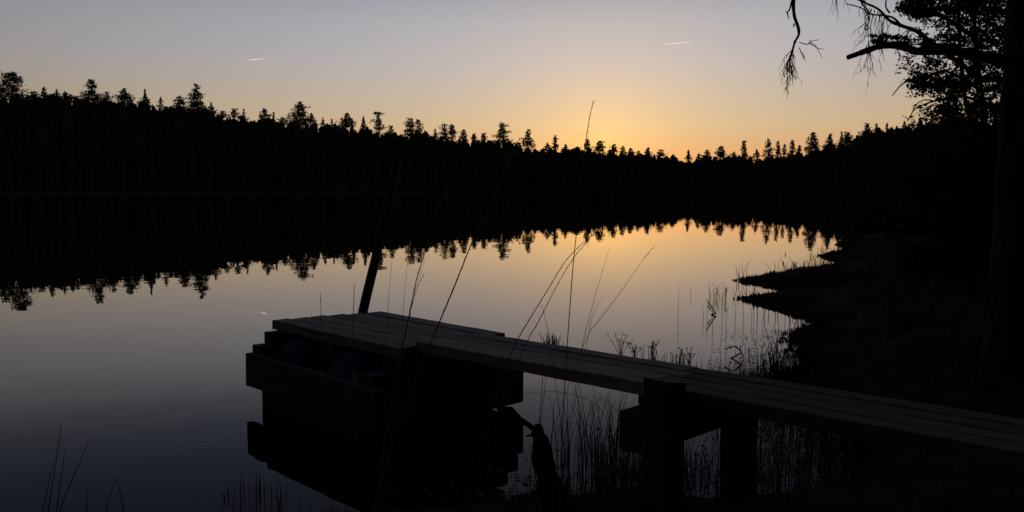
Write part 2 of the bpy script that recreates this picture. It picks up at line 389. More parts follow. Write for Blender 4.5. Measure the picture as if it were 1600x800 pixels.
def auto_tiers(kind, hw, ht):
    hw = hw * 1.3
    tiers = []
    if kind == 'spruce':
        dy = 0.0
        while dy < ht:
            w_ = .6 + hw * (dy / ht) ** .85; st = max(1.6, ht / 9)
            tiers.append((dy, w_ * rng.uniform(.7, 1.15), w_ * rng.uniform(.7, 1.15), st * .75)); dy += st
    elif kind == 'scrag':
        dy = 0.0
        while dy < ht:
            w_ = (.5 + hw * (dy / ht)) * rng.uniform(.3, 1.2); st = max(2.0, ht / 7)
            tiers.append((dy, w_ * rng.uniform(.5, 1.2), w_ * rng.uniform(.5, 1.2), st * .5)); dy += st
    elif kind == 'round':
        dy = 0.0
        while dy < ht:
            u = dy / ht; w_ = hw * math.sqrt(max(.08, 1 - (1 - min(1, u * 1.5 + .12)) ** 2)); st = max(2.0, ht / 6)
            tiers.append((dy, w_ * rng.uniform(.7, 1.1), w_ * rng.uniform(.7, 1.1), st * .85)); dy += st
    elif kind == 'pine':
        dy = 0.0; i = 0
        while dy < ht:
            u = dy / ht; w_ = hw * min(1.0, .5 + u * 1.0); st = max(2.6, ht / 5); side = 1 if i % 2 else -1
            tiers.append((dy, w_ * (1 + .3 * side) * rng.uniform(.7, 1), w_ * (1 - .3 * side) * rng.uniform(.7, 1), st * .62)); dy += st; i += 1
    return tiers
TOPS = [
 # x, top row, crown, label
 (3, 131, ('round', 11, 26), 'low rounded pine at the left edge of the photo, beside a broad flat crown'),
 (28, 117, [(0, 12, 8, 5), (4, 14, 16, 6), (10, 17, 17, 6), (17, 16, 18, 6), (24, 18, 20, 7), (31, 20, 24, 8)], 'broad flat topped pine, tallest crown at the far left of the ridge'),
 (62, 145, ('round', 8, 14), None), (77, 138, [(0, 1, 1, 3), (4, 3, 4, 2), (8, 5, 5, 2), (12, 6, 8, 3), (16, 8, 10, 4)], 'thin tiered spruce tip right of the broad flat crown'),
 (97, 142, ('scrag', 8, 14), None), (110, 145, ('spruce', 9, 12), None), (118, 150, ('round', 9, 12), None),
 (151, 127, [(0, 5, 5, 3), (3, 8, 6, 4), (9, 9, 10, 4), (17, 10, 4, 4), (20, 15, 16, 5), (26, 20, 22, 6), (31, 24, 26, 7)], 'tall layered pine with sky showing between its tiers, left part of ridge'),
 (174, 146, ('scrag', 6, 16), None),
 (201, 140, [(0, 3, 3, 4), (4, 8, 5, 5), (8, 10, 12, 6), (13, 14, 13, 6), (19, 14, 14, 8)], 'bushy round headed pine right of the tall layered pine'),
 (233, 142, [(0, 1, 1, 5), (6, 2, 2, 3), (10, 4, 4, 3), (14, 7, 7, 3), (18, 11, 9, 4), (22, 13, 11, 5)], 'slender pointed spruce between two bushy pines on the left ridge'),
 (257, 154, ('scrag', 8, 16), None),
 (287, 153, [(0, 4, 6, 3), (4, 9, 7, 3), (9, 12, 8, 3), (14, 13, 9, 5), (20, 14, 10, 6)], 'low sideways leaning pine touching the tall irregular pine'),
 (313, 135, [(0, 4, 8, 4), (4, 6, 7, 3), (8, 9, 4, 4), (13, 14, 8, 4), (18, 16, 8, 5), (24, 15, 9, 5), (29, 18, 13, 6), (35, 22, 14, 7)], 'tall irregular pine, second highest crown on the left ridge'),
 (335, 162, ('spruce', 9, 18), None), (352, 175, ('scrag', 6, 10), None), (370, 172, ('scrag', 7, 14), None), (385, 172, ('scrag', 6, 18), None),
 (417, 171, [(0, 2, 2, 4), (3, 7, 3, 4), (8, 9, 9, 5), (14, 11, 11, 6), (20, 12, 12, 6)], 'double tipped bushy spruce left of the big conical pine'),
 (431, 177, ('scrag', 3, 16), None), (445, 185, ('pine', 9, 10), None),
 (472, 161, [(0, 3, 3, 3), (3, 6, 7, 4), (6, 7, 14, 3), (10, 12, 10, 4), (15, 12, 12, 4), (19, 21, 12, 4), (24, 16, 15, 6), (30, 18, 18, 8)], 'big dense conical pine standing alone on the middle of the left ridge'),
 (489, 178, ('spruce', 8, 14), None), (507, 186, ('scrag', 5, 10), None), (521, 188, ('scrag', 5, 10), None),
 (545, 178, [(0, 4, 3, 3), (3, 8, 4, 3), (8, 10, 8, 4), (12, 16, 12, 4), (17, 16, 14, 6)], 'umbrella shaped pine right of the big conical pine'),
 (570, 184, [(0, 1, 1, 3), (5, 3, 2, 2), (9, 3, 4, 2), (13, 5, 6, 3), (17, 5, 7, 4)], 'ragged thin spruce beside the sparse pine with bare tiers'),
 (593, 177, [(0, 7, 11, 3), (4, 5, 4, 2), (7, 4, 3, 3), (12, 12, 4, 4), (17, 6, 7, 4), (22, 8, 9, 5)], 'sparse pine with bare trunk between separate tiers'),
 (612, 198, ('scrag', 5, 12), None),
 (642, 186, [(0, 5, 5, 3), (5, 9, 6, 4), (10, 9, 8, 4), (16, 12, 8, 5), (22, 14, 12, 6)], 'left stem of a pair of tall twin pines'),
 (655, 188, [(0, 4, 5, 3), (5, 5, 6, 4), (10, 6, 7, 4), (16, 7, 7, 5), (22, 8, 7, 6)], 'right stem of a pair of tall twin pines'),
 (665, 205, ('spruce', 6, 12), None), (681, 203, ('spruce', 6, 16), None),
 (695, 195, [(0, 4, 5, 4), (5, 7, 6, 5), (11, 8, 7, 5), (18, 9, 8, 6)], 'left crown of two touching round pines left of the sunset'),
 (707, 196, [(0, 5, 4, 4), (4, 6, 6, 5), (10, 7, 9, 5), (17, 8, 8, 6)], 'right crown of two touching round pines left of the sunset'),
 (725, 204, [(0, 4, 3, 3), (4, 7, 5, 4), (9, 6, 8, 4), (14, 8, 7, 5)], 'small tiered pine just right of the two touching round pines'),
 (741, 210, [(0, 3, 3, 4), (4, 5, 5, 4), (9, 6, 6, 6)], 'small egg shaped treetop between two slim pines'),
 (756, 209, [(0, 4, 4, 3), (4, 5, 5, 3), (9, 4, 6, 3), (13, 5, 6, 4)], 'slim pine with a flat tip just left of the tall broad pine'),
 (785, 193, [(0, 3, 5, 3), (4, 4, 9, 3), (9, 8, 6, 4), (14, 11, 12, 4), (19, 14, 11, 4), (24, 13, 14, 5), (29, 16, 15, 6)], 'tall broad pine with a lacy crown left of the sunset glow'),
 (825, 204, [(0, 2, 4, 3), (4, 5, 4, 3), (8, 6, 4, 3), (12, 13, 5, 3), (16, 12, 9, 4), (20, 14, 10, 5)], 'left leaning pine with stepped tiers between tall broad pine and glow'),
 (808, 222, ('scrag', 5, 8), None), (855, 224, ('spruce', 6, 10), None),
 (867, 213, [(0, 2, 2, 3), (4, 3, 5, 2), (8, 4, 2, 2), (11, 5, 4, 3), (15, 6, 5, 4)], 'thin pine with stubby side branches left of the glow'),
 (883, 226, ('spruce', 6, 11), None), (902, 230, ('scrag', 5, 8), None),
 (917, 217, [(0, 1, 2, 4), (4, 3, 4, 3), (8, 6, 6, 4), (13, 6, 7, 5)], 'small spruce lit orange behind the tallest grass stem'),
 (936, 221, [(0, 2, 8, 3), (4, 7, 7, 3), (8, 9, 9, 4), (12, 11, 8, 4)], 'right leaning ragged pine where the glow is brightest'),
 (958, 226, [(0, 3, 5, 3), (4, 6, 6, 3), (8, 6, 7, 4)], 'small flat topped pine under the brightest sky'),
 (972, 229, ('scrag', 4, 9), None), (984, 232, ('spruce', 5, 8), None), (996, 236, ('scrag', 4, 8), None),
 (1011, 231, [(0, 3, 2, 3), (4, 5, 3, 4), (8, 6, 6, 5)], 'bushy small pine just right of the brightest sky'),
 (1031, 235, ('pine', 8, 9), None), (1050, 242, ('spruce', 5, 6), None),
 (1074, 235, [(0, 1, 1, 4), (4, 2, 2, 3), (8, 4, 4, 3), (12, 6, 6, 3)], 'small sharp pointed spruce in the dip right of the glow'),
 (1103, 235, ('pine', 7, 13), None), (1090, 241, ('spruce', 5, 9), None),
 (1125, 229, [(0, 4, 3, 3), (3, 7, 5, 4), (8, 10, 7, 4), (13, 9, 8, 6)], 'bushy pine, first large crown right of the glow'),
 (1144, 238, ('scrag', 5, 12), None),
 (1160, 221, [(0, 3, 4, 3), (4, 3, 3, 3), (8, 5, 4, 4), (13, 6, 5, 4), (18, 8, 7, 6)], 'slim upright pine between two bushy crowns right of the glow'),
 (1180, 234, ('spruce', 5, 12), None),
 (1198, 218, [(0, 2, 3, 3), (4, 4, 4, 4), (9, 6, 6, 4), (15, 8, 8, 5), (21, 8, 8, 6)], 'tall narrow pine at the left of a row of four'),
 (1213, 222, [(0, 3, 2, 3), (5, 4, 4, 4), (11, 5, 5, 4), (16, 6, 6, 5)], 'narrow pine second in a row of four'),
 (1223, 226, ('spruce', 5, 17), None),
 (1235, 220, [(0, 2, 3, 3), (4, 4, 4, 4), (9, 6, 5, 4), (15, 6, 6, 6)], 'narrow dense pine third in a row of four'),
 (1246, 228, [(0, 2, 3, 3), (5, 4, 3, 3), (10, 4, 5, 4)], 'short gappy pine at the right end of a row of four'),
 (1267, 208, [(0, 2, 3, 3), (3, 6, 5, 5), (8, 8, 8, 5), (14, 10, 8, 6), (20, 12, 9, 6), (27, 14, 12, 8)], 'tall dense pine where the right hand forest starts to rise'),
 (1293, 210, [(0, 2, 3, 4), (5, 5, 3, 4), (10, 7, 5, 5), (16, 12, 10, 6)], 'small crooked pine tip between two dense crowns on the right'),
 (1311, 207, ('scrag', 4, 14), None),
 (1320, 208, [(0, 6, 4, 5), (5, 9, 7, 6), (11, 12, 10, 7), (18, 16, 12, 8)], 'dense round crown left of the steep step in the right hand skyline'),
 (1350, 194, [(0, 3, 3, 3), (4, 5, 3, 3), (9, 8, 6, 5), (14, 12, 10, 6)], 'bushy pine on top of the step in the right hand skyline'),
 (1365, 194, ('scrag', 6, 12), None), (1381, 194, ('scrag', 5, 14), None), (1396, 199, ('spruce', 6, 8), None), (1408, 191, ('spruce', 6, 14), None),
 (1420, 192, ('scrag', 5, 10), None), (1431, 187, ('spruce', 6, 14), None), (1441, 190, ('scrag', 5, 10), None), (1452, 183, ('scrag', 6, 12), None), (1468, 180, ('round', 10, 14), None),
]
def far_tree(p, top, tiers, label, group, cat='tree', off=64.0, name='pine_tree'):
    g_small = group is not None
    return far_tree_(p, top, tiers, label, group, cat, off, name, g_small)
def far_tree_(p, top, tiers, label, group, cat, off, name, g_small):
    D = float(dshore(p)) + off; x = (p - 800) / F * D; s = D / F; zt = z_of(top, D); z0 = gz(x, D)
    hv = zt - z0
    t = thing(name, label, cat, (x, D, z0), group)
    crown, br = tier_crown(x, D, zt, s, tiers, hv)
    k = int((60 + 5 * max(t_[1] + t_[2] for t_ in tiers)) * (1 if label and not g_small else .25)); dd = np.array([t_[0] + t_[3] * .5 for t_ in tiers]); ww = np.array([(t_[1] + t_[2]) / 2 for t_ in tiers])
    q = rng.random(k) ** .8 * dd[-1]; rad = np.interp(q, dd, ww) * s * np.sqrt(rng.random(k)) * .72; an = rng.random(k) * 6.283
    crown.tris(flecks(np.stack([x + rad * np.cos(an), D + rad * np.sin(an), zt - q * s], 1), s * rng.uniform(1.3, 3.0, k), rng, .3))
    # a ragged lower crown that goes on down into the forest
    dy, l, r, th = tiers[-1]; k = 160; u = rng.random(k); rad = (l + r) / 2 * s * (1 + .25 * u) * np.sqrt(rng.random(k)); an = rng.random(k) * 6.283
    crown.tris(flecks(np.stack([x + rad * np.cos(an), D + rad * np.sin(an), zt - (dy + th * .6) * s - u * hv * .4], 1), s * rng.uniform(1.8, 3.6, k), rng, .5))
    br.tube([(x, D, z0 - .3), (x + rng.uniform(-.3, .3), D, z0 + hv * .5), (x, D, zt - .5 * s)], [.26, .18, .04], 5)
    crown.build('crown', M['forest'], t); br.build('trunk', M['twig'], t)
    return t
ORD = ['first', 'second', 'third', 'fourth', 'fifth', 'sixth', 'seventh', 'eighth', 'ninth']
MARK = {28: 'broad flat crown at the far left', 77: 'thin tiered spruce on the far left', 151: 'tall layered pine', 201: 'bushy round headed pine', 233: 'slender pointed spruce', 313: 'tall irregular pine on the left ridge',
        417: 'double tipped spruce', 472: 'big conical pine', 570: 'ragged thin spruce', 593: 'sparse bare tiered pine', 655: 'tall twin pines', 785: 'tall broad lacy pine', 825: 'left leaning stepped pine', 867: 'thin stubby branched pine',
        958: 'small flat topped pine under the glow', 1011: 'bushy small pine by the brightest sky', 1074: 'small sharp pointed spruce', 1125: 'first large crown right of the glow', 1160: 'slim upright pine', 1213: 'second of the four narrow pines',
        1293: 'small crooked pine tip', 1350: 'bushy pine on the skyline step'}
count = {}
for p, top, cr_, label in TOPS:
    if label is None and cr_[0] == 'scrag' and p % 2 == 0: cr_ = ('pine', cr_[1] * 1.15, cr_[2])
    if isinstance(cr_, tuple):
        tiers = auto_tiers(cr_[0], cr_[1], cr_[2]); nm = 'spruce_tree' if cr_[0] in ('spruce', 'scrag') else 'pine_tree'
    else: tiers = cr_; nm = 'spruce_tree' if 'spruce' in label else 'pine_tree'
    g = None
    if label is None:
        g = 'small treetops along the far skyline'
        mk = max(q for q in MARK if q < p); count[mk] = count.get(mk, 0) + 1
        label = ORD[count[mk] - 1] + ' small dark treetop to the right of the ' + MARK[mk]
    far_tree(p, top, tiers, label, g, name=nm)

# two vapour trails catching the last sun
def trail(p0, p1, label):                # a rounded streak of ice mist, ragged along its edges, the low sun shining through it
    a, b = at_d(*p0, 24000), at_d(*p1, 24000); n = 40; m = 7; mb = MB(); ax = (b - a) / np.linalg.norm(b - a); up = np.array((0, 0, 1.)); fw = np.cross(ax, up)
    for i in range(n):
        t = i / (n - 1); r = (.8 + 4.2 * math.sin(math.pi * (.03 + .94 * t)) ** .7) * rng.uniform(.75, 1.15)
        for k in range(m):
            w_ = math.pi * (k / (m - 1) - .5); mb.v.append(a + (b - a) * t + up * (r * math.sin(w_) + rng.uniform(-1, 1)) - np.array((0, 1., 0)) * r * math.cos(w_) * .5)
    for i in range(n - 1):
        for k in range(m - 1): mb.f.append((i*m+k, (i+1)*m+k, (i+1)*m+k+1, i*m+k+1))
    tag(mb.build('vapour_trail', M['trail']), label, 'vapour trail', 'vapour trails in the evening sky')
trail((388, 94), (414, 91.5), 'short white vapour trail in the sky high on the left')
trail((1038, 69.5), (1078, 66), 'longer white vapour trail above the sunset glow')

# ------------------------------------------------------------------ the float and the footbridge
Z = .52                                    # deck height
Cc = at_z(622, 545, Z); Cc[2] = 0
TH = RAD(43.6); U = np.array((-math.sin(TH), math.cos(TH), 0)); V = np.array((math.cos(TH), math.sin(TH), 0)); W = np.array((0, 0, 1.))
def L(u, v, z=0): return Cc + U * u + V * v + W * z
prng = random.Random(3)
def plank(name, parent, u0, u1, v0, v1, z0, z1, m, du=0.0, ends=None, slope=0.0, seg=10, wear=.003):
    """sawn board along U with eased edges and a little wear; object axes follow the grain"""
    mb = MB(); hw, hh = (v1 - v0) / 2, (z1 - z0) / 2; e = min(hw, hh) * .08
    prof = [(-hw, -hh + e), (-hw + e, -hh), (hw - e, -hh), (hw, -hh + e), (hw, hh - e), (hw - e, hh), (-hw + e, hh), (-hw, hh - e)]
    n = 8; ln = u1 - u0
    for i in range(seg + 1):
        x = ln * i / seg
        for a, b in prof: mb.v.append((x, a + prng.uniform(-wear, wear), b + prng.uniform(-wear, wear) * .6))
    for i in range(seg):
        for k in range(n): mb.f.append((i*n+k, (i+1)*n+k, (i+1)*n+(k+1) % n, i*n+(k+1) % n))
    mb.f.append(tuple(range(n))); mb.f.append(tuple(seg*n + k for k in range(n))[::-1])
    o = mb.build(name, m)
    c = L(u0, (v0 + v1) / 2, (z0 + z1) / 2)
    from mathutils import Matrix
    ux = Vector(U) + Vector((0, 0, slope)); ux.normalize(); vy = Vector(V); wz = ux.cross(vy) * 1; 
    if wz.z < 0: wz = -wz
    mt = Matrix((ux, vy, wz)).transposed().to_4x4(); mt.translation = Vector(c)
    o.parent = parent; o.matrix_parent_inverse.identity(); o.matrix_basis = parent.matrix_basis.inverted() @ mt
    return o
def cross(name, parent, u0, u1, v0, v1, z0, z1, m):   # timber lying along V
    mb = MB(); hw, hh = (u1 - u0) / 2, (z1 - z0) / 2; e = min(hw, hh) * .12; seg = 6; n = 8
    prof = [(-hw, -hh + e), (-hw + e, -hh), (hw - e, -hh), (hw, -hh + e), (hw, hh - e), (hw - e, hh), (-hw + e, hh), (-hw, hh - e)]
    for i in range(seg + 1):
        for a, b in prof: mb.v.append(((v1 - v0) * i / seg, a + prng.uniform(-.002, .002), b + prng.uniform(-.002, .002)))
    for i in range(seg):
        for k in range(n): mb.f.append((i*n+k, i*n+(k+1) % n, (i+1)*n+(k+1) % n, (i+1)*n+k))
    mb.f.append(tuple(range(n))[::-1]); mb.f.append(tuple(seg*n + k for k in range(n)))
    o = mb.build(name, m)
    from mathutils import Matrix
    mt = Matrix((Vector(V), -Vector(U), Vector(W))).transposed().to_4x4(); mt.translation = Vector(L((u0 + u1) / 2, v0, (z0 + z1) / 2))
    o.parent = parent; o.matrix_parent_inverse.identity(); o.matrix_basis = parent.matrix_basis.inverted() @ mt
    return o
fl = thing('floating_platform', 'square wooden float of grey planks on blue barrels at the bridge end', 'floating platform', L(.7, .39, 0))
lens = [1.43, 1.40, 1.385, 1.36, 1.33, 1.27]
PW = .13
for i in range(6):
    u0 = {0: .0, 5: -.035}.get(i, .004)
    plank('deck_plank', fl, u0, lens[i], i * PW + .006, (i + 1) * PW - .006, Z - .058 + prng.uniform(-.003, .003), Z + prng.uniform(-.003, .003), M['wood'])
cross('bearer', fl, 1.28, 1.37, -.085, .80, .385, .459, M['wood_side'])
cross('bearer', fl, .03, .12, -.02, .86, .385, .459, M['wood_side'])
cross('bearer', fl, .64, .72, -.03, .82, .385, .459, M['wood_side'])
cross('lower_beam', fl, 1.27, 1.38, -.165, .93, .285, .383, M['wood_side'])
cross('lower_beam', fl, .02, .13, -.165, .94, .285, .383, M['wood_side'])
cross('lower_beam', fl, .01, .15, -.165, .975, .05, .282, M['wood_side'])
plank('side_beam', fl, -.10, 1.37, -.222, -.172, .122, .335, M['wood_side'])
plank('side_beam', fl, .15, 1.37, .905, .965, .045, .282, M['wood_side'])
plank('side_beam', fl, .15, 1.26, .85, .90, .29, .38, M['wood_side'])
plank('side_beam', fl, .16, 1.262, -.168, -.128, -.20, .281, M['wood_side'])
for uc in (1.0, .40):
    b = MB(); R = .255; zc = .195; v0, v1 = -.086, .84
    prof = [(0, 0), (R * .86, 0), (R * .88, .012), (R * .97, .0), (R, .02), (R, .3), (R * 1.03, .32), (R, .34), (R, .62), (R * 1.03, .64), (R, .66), (R, .93), (R * .97, .95), (0, .95)]
    n = 28; base = L(uc, v0, zc)
    for r_, x_ in prof:
        for k in range(n):
            w_ = 6.2832 * k / n; b.v.append(base + V * x_ + U * (r_ * math.cos(w_)) + W * (r_ * math.sin(w_)))
    for i in range(len(prof) - 1):
        for k in range(n): b.f.append((i*n+k, (i+1)*n+k, (i+1)*n+(k+1) % n, i*n+(k+1) % n))
    o = b.build('barrel', M['plastic'], fl, smooth=True)
    if uc < .5: c = MB(); c.tube([base + W * .14 - V * .022 - U * .13, base + W * .14 + V * .02 - U * .13], .035, 14); c.build('barrel_cap', M['cap'], o)

br = thing('footbridge', 'narrow grey plank footbridge leading from the shore to the float', 'footbridge', L(-1.7, .39, 0))
SL = -.017                                 # the bridge rises gently towards the shore and lies a little above the float
def bz(u): return Z + .022 + SL * u
BW = .115
for i in range(4):
    v0, v1 = .13 + i * BW + .005, .13 + (i + 1) * BW - .005
    jt = -1.60 + (-.04, .035, -.02, .045)[i]
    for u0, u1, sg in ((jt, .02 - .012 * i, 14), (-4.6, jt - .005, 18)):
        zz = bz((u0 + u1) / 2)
        o = plank('plank', br, u0, u1, v0, v1, bz(u0) - .058 + prng.uniform(-.002, .003), bz(u0) + prng.uniform(-.003, .003), M['wood'] if sg == 14 else M['shaded_wood'], slope=SL, seg=sg)
cross('crossbeam', br, -1.655, -1.53, .045, .78, .285, .459, M['wood_side'])
cross('packer', br, -1.65, -1.54, .16, .60, .461, .510, M['wood_side'])
cross('crossbeam', br, -3.6, -3.48, .1, .72, .38, .535, M['wood_side'])
def post(u0, u1, v0, v1, z0, z1):
    mb = MB(); n = 8; hu, hv = (u1 - u0) / 2, (v1 - v0) / 2; e = .012; seg = 7; c = L((u0+u1)/2, (v0+v1)/2, 0)
    prof = [(-hu, -hv+e), (-hu+e, -hv), (hu-e, -hv), (hu, -hv+e), (hu, hv-e), (hu-e, hv), (-hu+e, hv), (-hu, hv-e)]
    for i in range(seg + 1):
        z = z0 + (z1 - z0) * i / seg
        for a, b_ in prof: mb.v.append(c + U * (a + prng.uniform(-.003, .003)) + V * (b_ + prng.uniform(-.003, .003)) + W * (z + (b_ * -.15 if i == seg else 0)))
    for i in range(seg):
        for k in range(n): mb.f.append((i*n+k, (i+1)*n+k, (i+1)*n+(k+1) % n, i*n+(k+1) % n))
    mb.f.append(tuple(range(n))); mb.f.append(tuple(seg*n + k for k in range(n))[::-1])
    return mb.build('post', M['post'], br)
post(-1.81, -1.66, .026, .131, -.6, .615)
post(-1.78, -1.64, .64, .75, -.6, .50)

# leaning mooring pole behind the float
a = at_d(566, 494, 6.75); b_ = at_d(622, 252, 6.95); dv = (b_ - a)
pl = MB(); pts = [a - dv * .75 + dv * t * 1.75 for t in np.linspace(0, 1, 9)]
pl.tube([p + np.array((prng.uniform(-.004, .004), 0, 0)) for p in pts], [.041 - .0007 * i for i in range(9)], 10)
tag(pl.build('mooring_pole', M['post'], smooth=True), 'leaning dark wooden pole standing in the water behind the float', 'pole')

# ------------------------------------------------------------------ broken snag in front of the bridge
sn = thing('broken_snag', 'broken dead tree stump with a stubby side branch beside the float', 'dead tree', at_d(895, 850, 2.9))
mb = MB(); path = [(840, 663), (841, 675), (843, 684), (844, 694), (849, 722), (860, 762), (875, 802), (892, 850), (905, 900)]; wid = [6, 9.5, 12, 13.5, 16, 19, 24, 29, 33]
pts = [at_d(x, y, 3.0 - .02 * i) for i, (x, y) in enumerate(path)]
P2 = []; R2 = []
for i in range(len(pts) - 1):
    for t in np.linspace(0, 1, 5)[:-1]:
        P2.append(pts[i] * (1 - t) + pts[i+1] * t); R2.append((wid[i] * (1 - t) + wid[i+1] * t) * 3 / F * prng.uniform(.9, 1.1))
n0 = len(mb.v); mb.tube(P2, R2, 14)
for k in range(n0, len(mb.v)):
    p = mb.v[k]; mb.v[k] = p + np.array(mnoise.noise_vector(Vector(p * 26))) * .011
mb.build('trunk', M['bark'], sn)
mb = MB(); mb.tube([at_d(844, 679, 3.0), at_d(836, 672, 3.0), at_d(826, 664, 3.0), at_d(812, 656, 3.02), at_d(796, 642, 3.05), at_d(778, 638, 3.08)], [.012, .010, .009, .012, .018, .008], 8)
mb.tube([at_d(845, 690, 2.98), at_d(832, 680, 2.97), at_d(821, 681, 2.96)], [.008, .006, .002], 6)
mb.build('branch', M['bark'], sn)
mb = MB(); mb.tube([at_d(840, 664, 3), at_d(840, 668, 3), at_d(841, 674, 3)], [.006, .012, .012], 8); mb.build('knot', M['bark'], sn)

rg0 = np.random.default_rng(77)
# ------------------------------------------------------------------ big pine at the right edge, with its cut limb and hanging twigs
TD = 5.6
pine = thing('pine_tree', 'thick pine trunk filling the right edge with a sawn off limb', 'tree', at_z(1632, 720, 0))
tx = (1566 - 800) / F * TD + .23; pine.location = (tx, TD, gz(tx, TD))
mb = MB(); zs = np.linspace(-.1, 9, 60); n = 36
for z in zs:
    r0 = .27 - .012 * z + .04 * math.exp(-(z + .1) / .2)
    for k in range(n):
        w_ = 6.2832 * k / n; p = Vector((tx + r0 * math.cos(w_), TD + r0 * math.sin(w_), z + gz(tx, TD)))
        q_ = mnoise.noise(Vector((p.x * 14, p.y * 14, p.z * 5))) * .018 + mnoise.noise(Vector((p.x * 40, p.y * 40, p.z * 16))) * .006
        mb.v.append((p.x + q_ * math.cos(w_) + .01 * math.sin(z), p.y + q_ * math.sin(w_), p.z))
for i in range(len(zs) - 1):
    for k in range(n): mb.f.append((i*n+k, i*n+(k+1) % n, (i+1)*n+(k+1) % n, (i+1)*n+k))
mb.f.append(tuple((len(zs)-1)*n + k for k in range(n)))
mb.build('trunk', M['bark'], pine)
def dense(path, k=4):
    path = [np.array(p, float) for p in path]; out = []
    m = len(path)
    for i in range(m - 1):
        p0, p1, p2, p3 = path[max(i-1, 0)], path[i], path[i+1], path[min(i+2, m-1)]
        for j in range(k):
            t = j / k; out.append(.5 * (2*p1 + (p2-p0)*t + (2*p0-5*p1+4*p2-p3)*t*t + (3*p1-p0-3*p2+p3)*t**3))
    out.append(path[-1]); return out
def limb(path, D, w0, w1, name='limb', parent=pine, m='bark', k=5, sides=8, rough=.12, dd=0.0):
    pts = dense([at_d(x, y, D + dd * i) for i, (x, y) in enumerate(path)], k); n_ = len(pts)
    rad = [(w0 + (w1 - w0) * i / (n_ - 1)) * D / F / 2 * prng.uniform(1 - rough, 1 + rough) for i in range(n_)]
    return MB().tube(pts, rad, sides)
mb = limb([(1324, 90), (1338, 85), (1360, 77), (1376, 72), (1398, 71), (1420, 76), (1432, 80), (1460, 79), (1500, 81), (1535, 88), (1600, 100)], TD - .15, 7.5, 17, rough=.08)
mb.build('limb', M['bark'], pine)
def spray(mb, root, D, n, length, fan, droop, w=1.6, sub=2, rnd=prng):
    """thin drooping twigs that start along a root path"""
    root = [np.array(r, float) for r in root]
    for i in range(n):
        t = rnd.random() ** .8 * (len(root) - 1); k = min(int(t), len(root) - 2); p = root[k] + (root[k+1] - root[k]) * (t - k)
        a = rnd.uniform(*fan); ln = length * rnd.uniform(.45, 1.1); pth = [p.copy()]; q = p.copy(); steps = 6; dz = rnd.uniform(-.25, .25)
        for s_ in range(steps):
            a += (math.pi / 2 - a) * droop + rnd.uniform(-.28, .28); q = q + np.array((math.cos(a), math.sin(a))) * ln / steps; pth.append(q.copy())
        pts = [at_d(x, y, D + dz * j / steps) for j, (x, y) in enumerate(pth)]
        mb.tube(pts, [w * D / F / 2 * (1 - .75 * j / steps) for j in range(steps + 1)], 3)
        if sub: spray(mb, pth[1:], D + dz * .5, sub, length * .45, (a - 1.1, a + 1.1), droop * .7, w * .7, sub - 1, rnd)
# hanging branch in the upper right
mb = limb([(1600, -150), (1500, -140), (1400, -125), (1310, -115), (1262, -85), (1245, -35), (1240, 0), (1241, 24), (1247, 42), (1248, 54), (1242, 66), (1238, 80), (1234, 96), (1238, 112)], 5.4, 9, 2.2, k=4, sides=6)
mb2 = limb([(1252, -50), (1240, -10), (1234, 14), (1230, 20), (1233, 30)], 5.4, 4, 1.5, sides=5)
mb.v, nb = mb.v, len(mb.v); mb.f += [tuple(i + nb for i in f) for f in mb2.f]; mb.v += mb2.v
mb.build('limb', M['twig'], pine)
mb = MB()
spray(mb, [(1241, 62), (1236, 85), (1233, 100)], 5.4, 13, 52, (1.2, 2.5), .2, 1.7, 2)
spray(mb, [(1236, 90), (1238, 112)], 5.4, 6, 34, (1.0, 2.0), .2, 1.5, 1)
spray(mb, [(1246, 60), (1249, 75), (1253, 86)], 5.4, 3, 26, (.6, 1.2), .2, 1.6, 1)
for pth in ([(1249, 66), (1260, 69), (1268, 68), (1275, 72), (1285, 91)], [(1262, 69), (1268, 64), (1280, 62)], [(1266, 68), (1278, 75), (1288, 77)], [(1268, 67), (1264, 62)], [(1241, 36), (1240, 42), (1243, 38), (1246, 42)], [(1230, 20), (1227, 18), (1232, 22)]):
    mb2 = limb(pth, 5.4, 1.8, 1, k=3, sides=3); nb = len(mb.v); mb.f += [tuple(i + nb for i in f) for f in mb2.f]; mb.v += mb2.v
spray(mb, [(1296, -30), (1306, -8), (1318, -20)], 5.4, 6, 50, (1.2, 1.9), .15, 1.3, 0)
mb.build('twig', M['twig'], pine)['kind'] = 'stuff'

CLP = []; lb = MB()  # upper crown out of view, added and thickened to shade the bridge
for k in range(90):
    a = rg0.uniform(0, 6.283); z = rg0.uniform(4.4, 9.5); r_ = (3.4 - .25 * (z - 4.6)) * rg0.uniform(.35, 1); c = np.array((tx + r_ * math.cos(a), TD + r_ * math.sin(a), z + rg0.uniform(0, .5)))
    lb.tube([(tx, TD, z - .1), (tx + .5 * r_ * math.cos(a), TD + .5 * r_ * math.sin(a), z + .1), c], [.035, .022, .008], 5)
    CLP.append(c + np.clip(rg0.normal(size=(260, 3)), -2, 2) * np.array((.42, .42, .16)))
lb.build('limb', M['twig'], pine)['kind'] = 'stuff'
CLP = np.concatenate(CLP); MB().tris(leaves(CLP, .14, rg0)).build('crown', M['needle'], pine)
